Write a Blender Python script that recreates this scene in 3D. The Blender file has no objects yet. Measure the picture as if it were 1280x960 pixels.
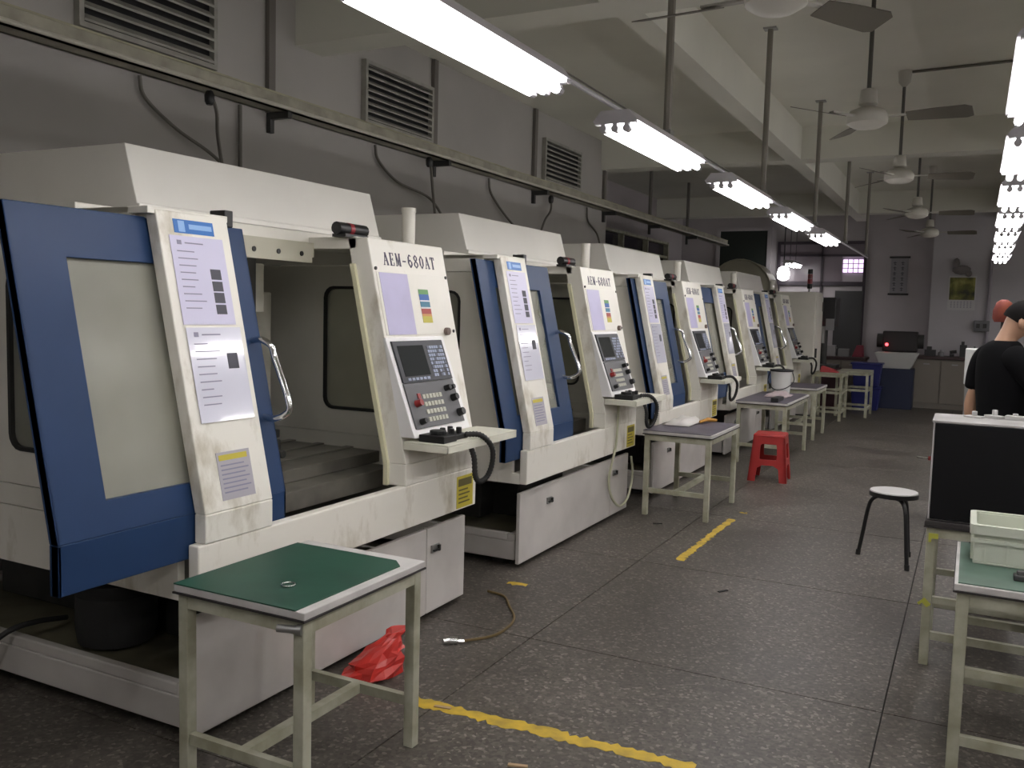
import bpy, bmesh, math, random
from mathutils import Vector, Matrix
random.seed(7)
S = bpy.context.scene
COL = S.collection

# ------------------------------------------------------------------ camera, world, exposure
cam_d = bpy.data.cameras.new('camera'); cam = bpy.data.objects.new('camera', cam_d); COL.objects.link(cam)
RX = Vector((0.889, 0.458, 0.026)); RY = Vector((-0.061, 0.062, 0.996)); RZ = Vector((0.454, -0.887, 0.083))
RZ.normalize(); RX = (RX - RZ*RX.dot(RZ)).normalized(); RY = RZ.cross(RX)
cam.matrix_world = Matrix(((RX.x, RY.x, RZ.x, 0), (RX.y, RY.y, RZ.y, 0), (RX.z, RY.z, RZ.z, 1.6), (0, 0, 0, 1)))
cam_d.sensor_width = 36; cam_d.lens = 36*1119.9/1280; cam_d.clip_start = .05
S.camera = cam
w = bpy.data.worlds.new('world'); S.world = w; w.use_nodes = True
w.node_tree.nodes['Background'].inputs[0].default_value = (.55, .52, .6, 1)
w.node_tree.nodes['Background'].inputs[1].default_value = .05
S.view_settings.view_transform = 'Standard'; S.view_settings.look = 'None'
S.view_settings.gamma = 1; S.view_settings.use_curve_mapping = False
S.view_settings.exposure = 0.82
TUBE_POWER = 11.0

# ------------------------------------------------------------------ materials
MATS = {}
def mat(name, col, rough=.5, metal=0, var=0, scale=6, spec=.5, bump=0, col2=None, emis=None, strength=0, coat=0):
    if name in MATS: return MATS[name]
    m = bpy.data.materials.new(name); m.use_nodes = True
    nt = m.node_tree; b = nt.nodes['Principled BSDF']
    b.inputs['Roughness'].default_value = rough; b.inputs['Metallic'].default_value = metal
    b.inputs['Specular IOR Level'].default_value = spec
    b.inputs['Coat Weight'].default_value = coat
    c = (*col, 1)
    if var or col2:
        tc = nt.nodes.new('ShaderNodeTexCoord'); n = nt.nodes.new('ShaderNodeTexNoise')
        n.inputs['Scale'].default_value = scale; n.inputs['Detail'].default_value = 6
        nt.links.new(tc.outputs['Object'], n.inputs['Vector'])
        r = nt.nodes.new('ShaderNodeValToRGB')
        d = col2 if col2 else tuple(max(0, x*(1-var)) for x in col)
        r.color_ramp.elements[0].position = .32; r.color_ramp.elements[0].color = (*d, 1)
        r.color_ramp.elements[1].position = .62; r.color_ramp.elements[1].color = c
        nt.links.new(n.outputs[0], r.inputs[0]); nt.links.new(r.outputs[0], b.inputs['Base Color'])
        if bump:
            bp = nt.nodes.new('ShaderNodeBump'); bp.inputs['Strength'].default_value = bump; bp.inputs['Distance'].default_value = .01
            nt.links.new(n.outputs[0], bp.inputs['Height']); nt.links.new(bp.outputs[0], b.inputs['Normal'])
    else:
        b.inputs['Base Color'].default_value = c
    if emis:
        b.inputs['Emission Color'].default_value = (*emis, 1); b.inputs['Emission Strength'].default_value = strength
    MATS[name] = m; return m

def glass(name, tint, fac, rough=.15):
    m = bpy.data.materials.new(name); m.use_nodes = True; nt = m.node_tree
    for n in list(nt.nodes):
        if n.type != 'OUTPUT_MATERIAL': nt.nodes.remove(n)
    out = [n for n in nt.nodes][0]
    t = nt.nodes.new('ShaderNodeBsdfTransparent'); t.inputs[0].default_value = (*tint, 1)
    p = nt.nodes.new('ShaderNodeBsdfPrincipled'); p.inputs['Base Color'].default_value = (*[x*.62 for x in tint], 1)
    p.inputs['Roughness'].default_value = rough
    tc = nt.nodes.new('ShaderNodeTexCoord'); nz = nt.nodes.new('ShaderNodeTexNoise'); nz.inputs['Scale'].default_value = 3
    mp = nt.nodes.new('ShaderNodeMapRange'); mp.inputs[3].default_value = max(0, fac-.12); mp.inputs[4].default_value = min(1, fac+.12)
    nt.links.new(tc.outputs['Object'], nz.inputs['Vector']); nt.links.new(nz.outputs[0], mp.inputs[0])
    mx = nt.nodes.new('ShaderNodeMixShader'); nt.links.new(mp.outputs[0], mx.inputs[0])
    nt.links.new(t.outputs[0], mx.inputs[1]); nt.links.new(p.outputs[0], mx.inputs[2]); nt.links.new(mx.outputs[0], out.inputs[0])
    MATS[name] = m; return m

def floor_mat():
    m = bpy.data.materials.new('terrazzo'); m.use_nodes = True; nt = m.node_tree; b = nt.nodes['Principled BSDF']
    g = nt.nodes.new('ShaderNodeNewGeometry')
    v = nt.nodes.new('ShaderNodeTexVoronoi'); v.inputs['Scale'].default_value = 75
    nt.links.new(g.outputs['Position'], v.inputs['Vector'])
    sep = nt.nodes.new('ShaderNodeSeparateColor'); nt.links.new(v.outputs['Color'], sep.inputs[0])
    chip = nt.nodes.new('ShaderNodeValToRGB'); e = chip.color_ramp.elements
    e[0].position = 0; e[0].color = (.066, .059, .052, 1); e[1].position = 1; e[1].color = (.24, .222, .20, 1)
    e2 = chip.color_ramp.elements.new(.55); e2.color = (.100, .089, .078, 1)
    e3 = chip.color_ramp.elements.new(.86); e3.color = (.125, .113, .10, 1)
    nt.links.new(sep.outputs[0], chip.inputs[0])
    n = nt.nodes.new('ShaderNodeTexNoise'); n.inputs['Scale'].default_value = 1.1; n.inputs['Detail'].default_value = 7; n.inputs['Roughness'].default_value = .6
    nt.links.new(g.outputs['Position'], n.inputs['Vector'])
    r = nt.nodes.new('ShaderNodeValToRGB'); r.color_ramp.elements[0].position = .3; r.color_ramp.elements[0].color = (.55, .53, .5, 1)
    r.color_ramp.elements[1].position = .7; r.color_ramp.elements[1].color = (1.18, 1.16, 1.12, 1)
    nt.links.new(n.outputs[0], r.inputs[0])
    mx = nt.nodes.new('ShaderNodeMix'); mx.data_type = 'RGBA'; mx.blend_type = 'MULTIPLY'; mx.inputs[0].default_value = 1
    nt.links.new(chip.outputs[0], mx.inputs[6]); nt.links.new(r.outputs[0], mx.inputs[7]); nt.links.new(mx.outputs[2], b.inputs['Base Color'])
    rr = nt.nodes.new('ShaderNodeMapRange'); rr.inputs[3].default_value = .3; rr.inputs[4].default_value = .6
    nt.links.new(n.outputs[0], rr.inputs[0]); nt.links.new(rr.outputs[0], b.inputs['Roughness'])
    b.inputs['Specular IOR Level'].default_value = .4
    MATS['terrazzo'] = m; return m
floor_mat()

white = mat('cream_paint', (.80, .775, .70), .38, var=.10, scale=2.5)
white_dirty = mat('grimy_cream_paint', (.66, .63, .55), .5, col2=(.40, .36, .26), scale=5)
def stained():
    m = bpy.data.materials.new('stained_cream_paint'); m.use_nodes = True; nt = m.node_tree; b = nt.nodes['Principled BSDF']; b.inputs['Roughness'].default_value = .4
    tc = nt.nodes.new('ShaderNodeTexCoord'); n1 = nt.nodes.new('ShaderNodeTexNoise'); n1.inputs['Scale'].default_value = 3.2; n1.inputs['Detail'].default_value = 9; n1.inputs['Roughness'].default_value = .65
    mp = nt.nodes.new('ShaderNodeMapping'); mp.inputs['Scale'].default_value = (1, 1, .45)
    nt.links.new(tc.outputs['Object'], mp.inputs[0]); nt.links.new(mp.outputs[0], n1.inputs['Vector'])
    r = nt.nodes.new('ShaderNodeValToRGB'); e = r.color_ramp.elements; e[0].position = .30; e[0].color = (.42, .37, .26, 1); e[1].position = .46; e[1].color = (.80, .775, .70, 1)
    nt.links.new(n1.outputs[0], r.inputs[0]); nt.links.new(r.outputs[0], b.inputs['Base Color']); MATS['stained'] = m; return m
stained_m = stained()
panel_grey = mat('pale_grey_panel', (.60, .57, .54), .42, var=.18, scale=3)
blue = mat('blue_paint', (.019, .048, .125), .42, var=.15, scale=2, spec=.25)
chrome = mat('chrome', (.8, .8, .8), .12, 1)
black = mat('black_plastic', (.012, .012, .013), .4)
rubber = mat('black_rubber', (.02, .02, .02), .7)
iron = mat('dark_cast_iron', (.05, .05, .048), .5, var=.4, scale=8)
inner = mat('inner_cream_steel', (.68, .66, .57), .45, var=.25, scale=4)
oily = mat('oily_tray_steel', (.20, .185, .12), .35, col2=(.09, .085, .06), scale=4)
steel = mat('dull_steel', (.35, .35, .34), .35, .8)
paper = mat('lavender_paper', (.60, .58, .74), .3)
sleeve = mat('plastic_sleeved_paper', (.68, .68, .78), .12, coat=.6)
ink = mat('grey_print', (.25, .24, .33), .6)
photo_ink = mat('dark_photo_print', (.07, .07, .09), .6)
logo_blue = mat('logo_blue', (.03, .16, .5), .4)
ltext = mat('lettering', (.06, .05, .09), .5)
screen_m = mat('dark_screen', (.03, .033, .035), .12)
bezel_m = mat('console_black', (.03, .032, .04), .45)
op_grey = mat('operator_panel_grey', (.11, .11, .115), .45)
key_blue = mat('pale_blue_keys', (.32, .36, .48), .5)
key_cream = mat('cream_keys', (.5, .5, .42), .5)
red_b = mat('red_button', (.28, .025, .025), .35)
yellow = mat('yellow_label', (.55, .46, .05), .45)
yellow_paint = mat('yellow_floor_paint', (.62, .42, .035), .6, col2=(.40, .28, .04), scale=14)
wall_m = mat('grey_wall_paint', (.43, .412, .39), .75, var=.10, scale=1.2)
ceil_m = mat('ceiling_paint', (.84, .83, .74), .8, var=.08, scale=1.0)
beam_m = mat('beam_paint', (.80, .79, .71), .8, var=.08, scale=1.0)
far_wall_m = mat('far_wall_paint', (.46, .425, .44), .75, var=.12, scale=1.2)
vent_m = mat('vent_slat_paint', (.38, .37, .33), .6, var=.3, scale=7)
tray_m = mat('galvanised_tray', (.42, .40, .32), .5, .2, var=.35, scale=6)
cable_m = mat('grey_cable', (.17, .16, .14), .6)
tube_m = mat('tube_glow', (.9, .9, .95), .3, emis=(1.0, .975, .945), strength=TUBE_POWER)
fix_m = mat('fixture_white', (.62, .60, .64), .4)
fan_m = mat('fan_cream', (.50, .48, .43), .45)
blade_m = mat('fan_blade', (.15, .135, .11), .5)
frame_m = mat('cream_frame_paint', (.47, .47, .37), .5, col2=(.30, .29, .20), scale=9)
mat_green = mat('green_mat', (.018, .08, .05), .5, var=.3, scale=5)
mat_purple = mat('slate_mat', (.115, .10, .13), .45, var=.25, scale=5)
board_w = mat('white_board_edge', (.6, .58, .56), .5, var=.25, scale=6)
board_dark = mat('dark_board_edge', (.035, .03, .03), .6)
red_p = mat('red_plastic', (.42, .03, .028), .35, var=.12)
bag_m = mat('red_bag', (.50, .025, .018), .28)
crate_m = mat('white_crate', (.62, .65, .55), .45, var=.08)
skin_m = mat('skin', (.50, .29, .19), .5)
shirt_m = mat('black_cloth', (.006, .006, .007), .9, spec=.1)
trouser_m = mat('dark_trousers', (.03, .032, .04), .85)
hair_m = mat('black_hair', (.006, .005, .005), .8, spec=.15)
win_glass = glass('door_pane', (.80, .80, .71), .42, .22)
dark_glass = mat('dark_window_glass', (.05, .04, .055), .12)
clear_glass = glass('clear_pane', (.9, .9, .92), .12, .05)

# ------------------------------------------------------------------ mesh helpers
class MB:
    def __init__(s): s.v = []; s.f = []; s.m = []
    def add(s, vs, fs, m=0):
        o = len(s.v); s.v += [tuple(v) for v in vs]; s.f += [tuple(i+o for i in f) for f in fs]; s.m += [m]*len(fs); return s
    def hexa(s, p, m=0):   # p: 4 bottom (ccw from above) + 4 top
        return s.add(p, [(3, 2, 1, 0), (4, 5, 6, 7), (0, 1, 5, 4), (1, 2, 6, 5), (2, 3, 7, 6), (3, 0, 4, 7)], m)
    def box(s, x0, x1, y0, y1, z0, z1, m=0):
        return s.hexa([(x0, y0, z0), (x1, y0, z0), (x1, y1, z0), (x0, y1, z0), (x0, y0, z1), (x1, y0, z1), (x1, y1, z1), (x0, y1, z1)], m)
    def prism(s, poly, axis, a, b, m=0):  # poly in the two other axes (in xyz order)
        def P(q, t):
            if axis == 'y': return (q[0], t, q[1])
            if axis == 'x': return (t, q[0], q[1])
            return (q[0], q[1], t)
        n = len(poly); vs = [P(q, a) for q in poly]+[P(q, b) for q in poly]
        fs = [tuple(range(n))[::-1], tuple(range(n, 2*n))]+[(i, (i+1) % n, n+(i+1) % n, n+i) for i in range(n)]
        return s.add(vs, fs, m)
    def tube(s, path, r, n=8, m=0, closed=False):
        path = [Vector(p) for p in path]; k = len(path); rs = r if isinstance(r, (list, tuple)) else [r]*k
        up = None; vs = []
        for i, p in enumerate(path):
            if closed: t = path[(i+1) % k]-path[i-1]
            else: t = path[min(i+1, k-1)]-path[max(i-1, 0)]
            t.normalize()
            if up is None: up = Vector((0, 0, 1)) if abs(t.z) < .9 else Vector((1, 0, 0))
            a = t.cross(up)
            if a.length < 1e-4: a = t.cross(Vector((.3, 1, .2)))
            a.normalize(); bb = a.cross(t).normalized(); up = bb
            for j in range(n):
                th = 2*math.pi*j/n; vs.append(p+(a*math.cos(th)+bb*math.sin(th))*rs[i])
        fs = []
        for i in range(k if closed else k-1):
            i2 = (i+1) % k
            for j in range(n): fs.append((i*n+j, i*n+(j+1) % n, i2*n+(j+1) % n, i2*n+j))
        if not closed: fs += [tuple(range(n))[::-1], tuple(range((k-1)*n, k*n))]
        return s.add(vs, fs, m)
    def cyl(s, a, b, r, n=16, m=0, r2=None): return s.tube([a, b], [r, r if r2 is None else r2], n, m)
    def lathe(s, prof, c=(0, 0, 0), n=20, m=0):
        vs = []; k = len(prof)
        for (r, z) in prof:
            for j in range(n):
                th = 2*math.pi*j/n; vs.append((c[0]+r*math.cos(th), c[1]+r*math.sin(th), c[2]+z))
        fs = [(i*n+j, i*n+(j+1) % n, (i+1)*n+(j+1) % n, (i+1)*n+j) for i in range(k-1) for j in range(n)]
        fs += [tuple(range(n))[::-1], tuple(range((k-1)*n, k*n))]
        return s.add(vs, fs, m)
    def ball(s, c, r, n=12, m=0):
        if not isinstance(r, (tuple, list)): r = (r, r, r)
        k = n//2; vs = [(c[0], c[1], c[2]-r[2])]; fs = []
        for i in range(1, k):
            ph = -math.pi/2+math.pi*i/k
            for j in range(n):
                th = 2*math.pi*j/n
                vs.append((c[0]+r[0]*math.cos(ph)*math.cos(th), c[1]+r[1]*math.cos(ph)*math.sin(th), c[2]+r[2]*math.sin(ph)))
        vs.append((c[0], c[1], c[2]+r[2])); t = len(vs)-1
        for j in range(n):
            fs.append((0, 1+(j+1) % n, 1+j)); fs.append((t, t-n+j, t-n+(j+1) % n))
        for i in range(k-2):
            for j in range(n): a = 1+i*n; fs.append((a+j, a+(j+1) % n, a+n+(j+1) % n, a+n+j))
        return s.add(vs, fs, m)
    def plate(s, outer, holes, fn, m=0):   # 2D outline with holes; fn(p2d, t) -> 3D for t in (0,1)
        bm = bmesh.new(); loops = []; edges = []
        for lp in [outer]+holes:
            vs = [bm.verts.new((p[0], p[1], 0)) for p in lp]; loops.append(vs)
            edges += [bm.edges.new((vs[i], vs[(i+1) % len(vs)])) for i in range(len(vs))]
        bm.verts.index_update()
        bmesh.ops.triangle_fill(bm, use_beauty=True, use_dissolve=False, edges=edges, normal=(0, 0, 1))
        bm.verts.index_update(); V = [(v.co.x, v.co.y) for v in bm.verts]; n = len(V)
        fs = []
        for f in bm.faces:
            idx = [v.index for v in f.verts]
            if f.normal.z < 0: idx = idx[::-1]
            fs.append(tuple(i+n for i in idx)); fs.append(tuple(idx[::-1]))
        for lp in loops:
            k = len(lp)
            for i in range(k): a, b = lp[i].index, lp[(i+1) % k].index; fs.append((a, b, b+n, a+n))
        bm.free()
        return s.add([fn(p, 0) for p in V]+[fn(p, 1) for p in V], fs, m)
    def mesh(s, name, mats, smooth=None):
        me = bpy.data.meshes.new(name); me.from_pydata(s.v, [], s.f)
        bm = bmesh.new(); bm.from_mesh(me); bmesh.ops.recalc_face_normals(bm, faces=bm.faces); bm.to_mesh(me); bm.free()
        for m in mats: me.materials.append(m)
        for i, p in enumerate(me.polygons): p.material_index = s.m[i]
        if smooth is not None:
            for p in me.polygons: p.use_smooth = True
            try: me.set_sharp_from_angle(angle=math.radians(smooth))
            except Exception: pass
        me.update(); return me

CACHE = {}
def obj(name, me, parent=None, loc=(0, 0, 0), bevel=0, label=None):
    o = bpy.data.objects.new(name, me); COL.objects.link(o); o.location = loc
    if parent: o.parent = parent
    if bevel:
        b = o.modifiers.new('bevel', 'BEVEL'); b.width = bevel; b.segments = 2; b.limit_method = 'ANGLE'; b.angle_limit = math.radians(50)
    if label: o['label'] = label
    return o
def part(name, mb, mats, parent=None, smooth=None, bevel=0, loc=(0, 0, 0), label=None):
    if not isinstance(mats, (list, tuple)): mats = [mats]
    return obj(name, mb.mesh(name, mats, smooth), parent, loc, bevel, label)
def cpart(key, name, build, mats, parent, smooth=None, bevel=0, loc=(0, 0, 0), label=None):
    if key not in CACHE:
        mb = MB(); build(mb); CACHE[key] = mb.mesh(name, mats if isinstance(mats, (list, tuple)) else [mats], smooth)
    return obj(name, CACHE[key], parent, loc, bevel, label)
def thing(name, label, cat, loc=(0, 0, 0), rz=0, group=None):
    o = bpy.data.objects.new(name, None); COL.objects.link(o); o.empty_display_size = .1
    o.location = loc; o.rotation_euler = (0, 0, rz); return tag(o, label, cat, group)
def tag(o, label, cat, group=None):
    o['label'] = label; o['category'] = cat
    if group: o['group'] = group
    return o
def struct(name, mb, m, label, bevel=0, smooth=None):
    o = part(name, mb, m, None, smooth, bevel); o['kind'] = 'structure'; o['label'] = label; o['category'] = name.split('_')[0]; return o
def curve(pts, seg=8):   # catmull-rom
    P = [Vector(p) for p in pts]; P = [P[0]*2-P[1]]+P+[P[-1]*2-P[-2]]; out = []
    for i in range(1, len(P)-2):
        a, b, c, d = P[i-1:i+3]
        for k in range(seg):
            t = k/seg
            out.append(.5*((2*b)+(c-a)*t+(2*a-5*b+4*c-d)*t*t+(3*b-a-3*c+d)*t**3))
    out.append(P[-2]); return out
def rrect(x0, x1, y0, y1, r, n=4):
    out = []
    for cx, cy, a in ((x1-r, y0+r, -90), (x1-r, y1-r, 0), (x0+r, y1-r, 90), (x0+r, y0+r, 180)):
        for k in range(n+1):
            t = math.radians(a+90*k/n); out.append((cx+r*math.cos(t), cy+r*math.sin(t)))
    return out

# ------------------------------------------------------------------ the room
XW = -4.5; ZB = 3.466; ZS = 3.84; YB = 19.0; XR = 6.0; YN = -3.2; XF = -5.7; YE = 11.45
mb = MB(); mb.box(XF-.2, XR+.2, YN-.2, YB+.3, -.12, -.012)
fl = struct('floor', mb, mat('joint_grout', (.035, .032, .03), .8), 'dark grey speckled terrazzo floor in large slabs')
slabs = {}
x = -1.835-1.6*3
while x < XR:
    y = 3.85-1.6*5
    while y < YB+.2:
        x0, x1, y0, y1 = max(x, XF-.1), min(x+1.6, XR+.1), max(y, YN-.1), min(y+1.6, YB+.2)
        if x1-x0 > .05 and y1-y0 > .05:
            k = (round(x1-x0, 3), round(y1-y0, 3))
            if k not in slabs:
                m_ = MB(); m_.box(.003, k[0]-.003, .003, k[1]-.003, -.012, 0); slabs[k] = m_.mesh('slab', [MATS['terrazzo']])
            obj('slab', slabs[k], fl, (x0, y0, 0))
        y += 1.6
    x += 1.6
mb = MB(); mb.box(XW-.25, XW, YN-.2, YE, 0, ZS)
wl = struct('wall_left', mb, wall_m, 'grey painted wall behind the milling machines')
mb = MB()
WY0, WY1, WZ0, WZ1 = 12.6, 18.0, 1.5, 3.05
mb.box(XF-.2, XF, YE-.3, WY0, 0, ZS); mb.box(XF-.2, XF, WY1, YB, 0, ZS)
mb.box(XF-.2, XF, WY0, WY1, 0, WZ0); mb.box(XF-.2, XF, WY0, WY1, WZ1, ZS)
mb.box(XF, XW-.25, YE-.25, YE, 0, ZS)
struct('wall_left_recess', mb, far_wall_m, 'recessed purple grey wall with a window band beyond the vents')
wn = bpy.data.objects.new('window_1', None); COL.objects.link(wn); wn['kind'] = 'structure'; wn['label'] = 'dark window band in the recessed wall'; wn['category'] = 'window'
mb = MB()
for yy in (12.6, 13.95, 15.3, 16.65, 17.95): mb.box(XF-.12, XF+.03, yy, yy+.05, WZ0, WZ1)
for zz in (WZ0, 2.3, 2.72, WZ1-.05): mb.box(XF-.11, XF+.02, WY0, WY1, zz, zz+.05)
part('window_frame', mb, frame_m, wn)
for k in range(4):
    for (a, b) in ((1.55, 2.3), (2.35, 2.72), (2.77, 3.0)):
        m_ = MB(); m_.box(XF-.08, XF-.07, 12.65+1.35*k, 13.95+1.35*k, a, b); part('pane', m_, dark_glass, wn)
mb = MB(); mb.box(XF-.2, -.75, YB, YB+.25, 0, ZS)
struct('wall_back', mb, far_wall_m, 'far grey wall behind the workbench')
mb = MB(); mb.box(-.75, XR+.2, YB-.4, YB+.25, 0, ZS)
struct('wall_back_bay', mb, mat('pale_far_wall', (.55, .53, .56), .75, var=.08, scale=1.2), 'pale projecting end wall with the calendar')
mb = MB(); mb.box(XR, XR+.2, YN, YB, 0, ZS); struct('wall_right', mb, wall_m, 'plain grey side wall')
mb = MB(); mb.box(XF, XR, YN-.2, YN, 0, ZS); struct('wall_front', mb, wall_m, 'plain grey end wall')
mb = MB(); mb.box(XF-.2, XR+.2, YN-.2, YB+.3, ZS, ZS+.2)
struct('ceiling', mb, ceil_m, 'grey painted concrete ceiling slab')
n = 0
for (y0, y1) in ((-1.0, -.7), (5.2, 5.5), (11.2, 11.5), (17.2, 17.5)):
    n += 1; mb = MB(); mb.box(XF, XR, y0, y1, ZB, ZS); struct('trim_%d' % n, mb, beam_m, 'concrete ceiling beam crossing the hall')
for (x0, x1) in ((-2.13, -1.95), (.24, .44)):
    n += 1; mb = MB()
    for (y0, y1) in ((YN, -1.0), (-.7, 5.2), (5.5, 11.2), (11.5, 17.2), (17.5, YB-.4)): mb.box(x0, x1, y0, y1, ZB, ZS)
    struct('trim_%d' % n, mb, beam_m, 'concrete ceiling beam running along the hall')

# ------------------------------------------------------------------ wall vents, cable tray, cords
def vent(y0, y1, z0, z1, label):
    t = thing('wall_vent', label, 'vent', (XW, y0, z0))
    W, H = y1-y0, z1-z0
    m_ = MB(); m_.box(.001, .006, 0, W, 0, H); part('backing', m_, black, t)
    m_ = MB(); m_.box(.001, .05, -.03, 0, -.03, H+.03); m_.box(.001, .05, W, W+.03, -.03, H+.03); m_.box(.001, .05, 0, W, -.03, 0); m_.box(.001, .05, 0, W, H, H+.03)
    part('frame', m_, vent_m, t)
    ns = 8; me = None
    for k in range(ns):
        if me is None:
            d = H/ns; m_ = MB(); m_.hexa([(.01, 0, d*.55), (.05, 0, .0), (.05, W, .0), (.01, W, d*.55), (.01, 0, d*.55+.012), (.055, 0, .012), (.055, W, .012), (.01, W, d*.55+.012)])
            me = m_.mesh('slat', [vent_m])
        obj('slat', me, t, (0, 0, k*H/ns+.005))
vent(3.42, 4.37, 3.12, 3.68, 'grey louvred wall vent nearest the open-doored machine')
vent(6.02, 6.98, 3.10, 3.54, 'grey louvred wall vent above the second milling machine')
vent(9.42, 10.42, 3.10, 3.53, 'grey louvred wall vent beside the wall corner')

ct = thing('cable_tray', 'long dusty metal cable tray running along the wall on brackets', 'cable tray', (XW, 0, 2.93))
mb = MB(); mb.box(.04, .16, -1.5, 17.5, 0, .012); mb.box(.04, .05, -1.5, 17.5, 0, .10); mb.box(.15, .16, -1.5, 17.5, 0, .10); part('channel', mb, tray_m, ct)
mb = MB(); mb.box(.036, .165, -1.5, 17.5, .10, .112); part('tray_lid', mb, mat('dusty_olive_lid', (.42, .40, .28), .6, var=.3, scale=5), ct)
mb = MB(); mb.tube([(.178, -1.5, .02), (.178, 17.5, .02)], .014, 8); part('side_conduit', mb, mat('pale_conduit', (.55, .53, .45), .5), ct, 40)
for yy in (.6, 2.8, 4.92, 7.06, 9.16, 11.3, 13.2, 15.2):
    m_ = MB(); m_.box(.004, .2, yy-.02, yy+.02, -.05, -.004); m_.box(.004, .04, yy-.02, yy+.02, -.14, -.05); part('bracket', m_, iron, ct)
    top = ZB-2.93 if yy < 0 else (ZS-2.93)
    m_ = MB(); m_.box(.004, .039, yy-.032, yy+.032, -.004, .90 if yy < 11 else top-.004); part('support_strip', m_, mat('brown_grey_steel', (.17, .155, .14), .6), ct)
def cord(pts, label, r=.012, plug=True):
    t = thing('power_cord', label, 'cord', pts[0])
    o = Vector(pts[0]); P = [Vector(p)-o for p in pts]
    m_ = MB(); m_.tube(curve(P), r, 6); part('cable', m_, cable_m, t, 60)
    if plug: m_ = MB(); m_.lathe([(.02, -.09), (.03, -.07), (.032, -.03), (.02, -.004)], (0, 0, 0), 10); part('plug', m_, black, t, 40)
X = XW+.03
cord([(X, 3.80, 2.92), (X, 3.84, 2.80), (X+.02, 4.05, 2.66), (X+.05, 4.3, 2.55), (X+.1, 4.45, 2.43)], 'grey cord drooping from the tray to the hood of the open machine', plug=False)
cord([(X+.10, 4.25, 2.925), (X+.12, 4.29, 2.8), (X+.13, 4.29, 2.65), (X+.16, 4.31, 2.4)], 'short grey cord with a black plug hanging over the open machine')
cord([(X, 6.15, 2.92), (X, 6.2, 2.80), (X+.02, 6.45, 2.66), (X+.05, 6.9, 2.58), (X+.1, 7.1, 2.4)], 'grey cord drooping from the tray toward the second machine', plug=False)
cord([(X+.10, 6.82, 2.925), (X+.11, 6.84, 2.8), (X+.12, 6.86, 2.6), (X+.12, 6.9, 2.42)], 'straight brown cord with a black plug beside the first white pipe')
cord([(X, 8.1, 2.92), (X, 8.15, 2.78), (X+.02, 8.4, 2.6), (X+.05, 8.8, 2.4)], 'grey cord drooping above the second machine hood', plug=False)
cord([(X+.05, 9.5, 2.92), (X+.05, 9.5, 2.75), (X+.05, 9.35, 2.62), (X+.05, 9.2, 2.4)], 'short looping cord under the third vent')
cord([(X, 4.62, 2.92), (X, 4.62, 2.7), (X, 4.62, 2.3)], 'thin straight conduit beside the first machine hood', .014, False)
cord([(X, 10.7, 2.92), (X, 10.75, 2.75), (X+.05, 10.95, 2.6), (X+.05, 11.1, 2.4)], 'grey cord near the wall corner', plug=False)

# ------------------------------------------------------------------ fluorescent rows
def fixture(x, y, z, L, label, group):
    t = thing('fluorescent_light', label, 'ceiling light', (x, y, z), 0, group)
    def body(m): m.prism([(-.11, .0), (.11, .0), (.07, .05), (-.07, .05)], 'y', 0, L)
    cpart(('fb', L), 'housing', body, fix_m, t)
    for dx in (-.058, 0, .058):
        def tb(m): m.cyl((0, .04, 0), (0, L-.04, 0), .017, 10)
        cpart(('ft', L), 'tube', tb, tube_m, t, 40, 0, (dx, 0, -.035))
    for yy in (.0, L-.035):
        def ec(m):
            m.box(-.1, .1, 0, .035, -.012, .0)
            for dx in (-.058, 0, .058): m.cyl((dx, .0, -.035), (dx, .035, -.035), .018, 8); m.box(dx-.01, dx+.01, .004, .03, -.03, -.01)
        cpart('fe', 'end_socket', ec, fix_m, t, 40, 0, (0, yy, 0))
    return t
LX, LZ = -1.55, 2.49
SC = .8757
FL = ['behind the open-doored machine row start', 'just before the open-doored machine', 'over the front of the machine with the widest open blue door', 'over the front of the second machine', 'over the slate grey table by the second machine', 'above the red stool', 'last of its row toward the far partition']
for k in range(-2, 5):
    fixture(LX, 2.02+1.988*k, LZ, 1.243, 'three-tube fluorescent fixture '+FL[k+2], 'fluorescent lights over the machine row')
def rail(name, x0, y0, x1, y1, z, label):
    t = thing(name, label, 'light rail', (x0, y0, z))
    m_ = MB(); m_.tube([(0, 0, 0), (x1-x0, y1-y0, 0)], .011, 8); part('pipe', m_, fix_m, t, 40)
    m_ = MB(); m_.tube([(.014, 0, .014), (x1-x0+.014, y1-y0, .014)], .004, 6); part('cable', m_, cable_m, t, 40)
    return t
rl = rail('light_rail', LX, -3.0, LX, 15.2, LZ+.062, 'thin pipe carrying the fluorescent row over the milling machines')
ORD = ['first', 'second', 'third', 'fourth', 'fifth', 'sixth', 'seventh', 'eighth', 'ninth', 'tenth']
def rod(x, y, z0, z1, label, lean=0):
    t = thing('hanger_rod', label, 'rod', (x, y, z0), 0, 'hanger rods of the light rails')
    m_ = MB(); m_.tube([(0, 0, 0), (lean*.5, 0, (z1-z0)*.5), (lean, 0, z1-z0)], .022, 8); part('bar', m_, mat('rod_grey', (.24, .22, .19), .5), t, 40)
    m_ = MB(); m_.box(-.03, .03, -.03, .03, -.012, .012); part('clamp', m_, steel, t)
    m_ = MB(); m_.box(lean-.05, lean+.05, -.04, .04, z1-z0-.012, z1-z0); part('ceiling_plate', m_, steel, t)
RODS = ((-.3, ZS), (2.3, ZS), (4.8, ZS), (7.3, ZS), (9.9, ZS), (12.4, ZS), (14.9, ZS))
for k, (y, z1) in enumerate(RODS):
    rod(LX, y, LZ+.09, z1, 'grey hanger rod over the machine fronts, %s from the far partition' % ORD[len(RODS)-1-k], 0)
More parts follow.
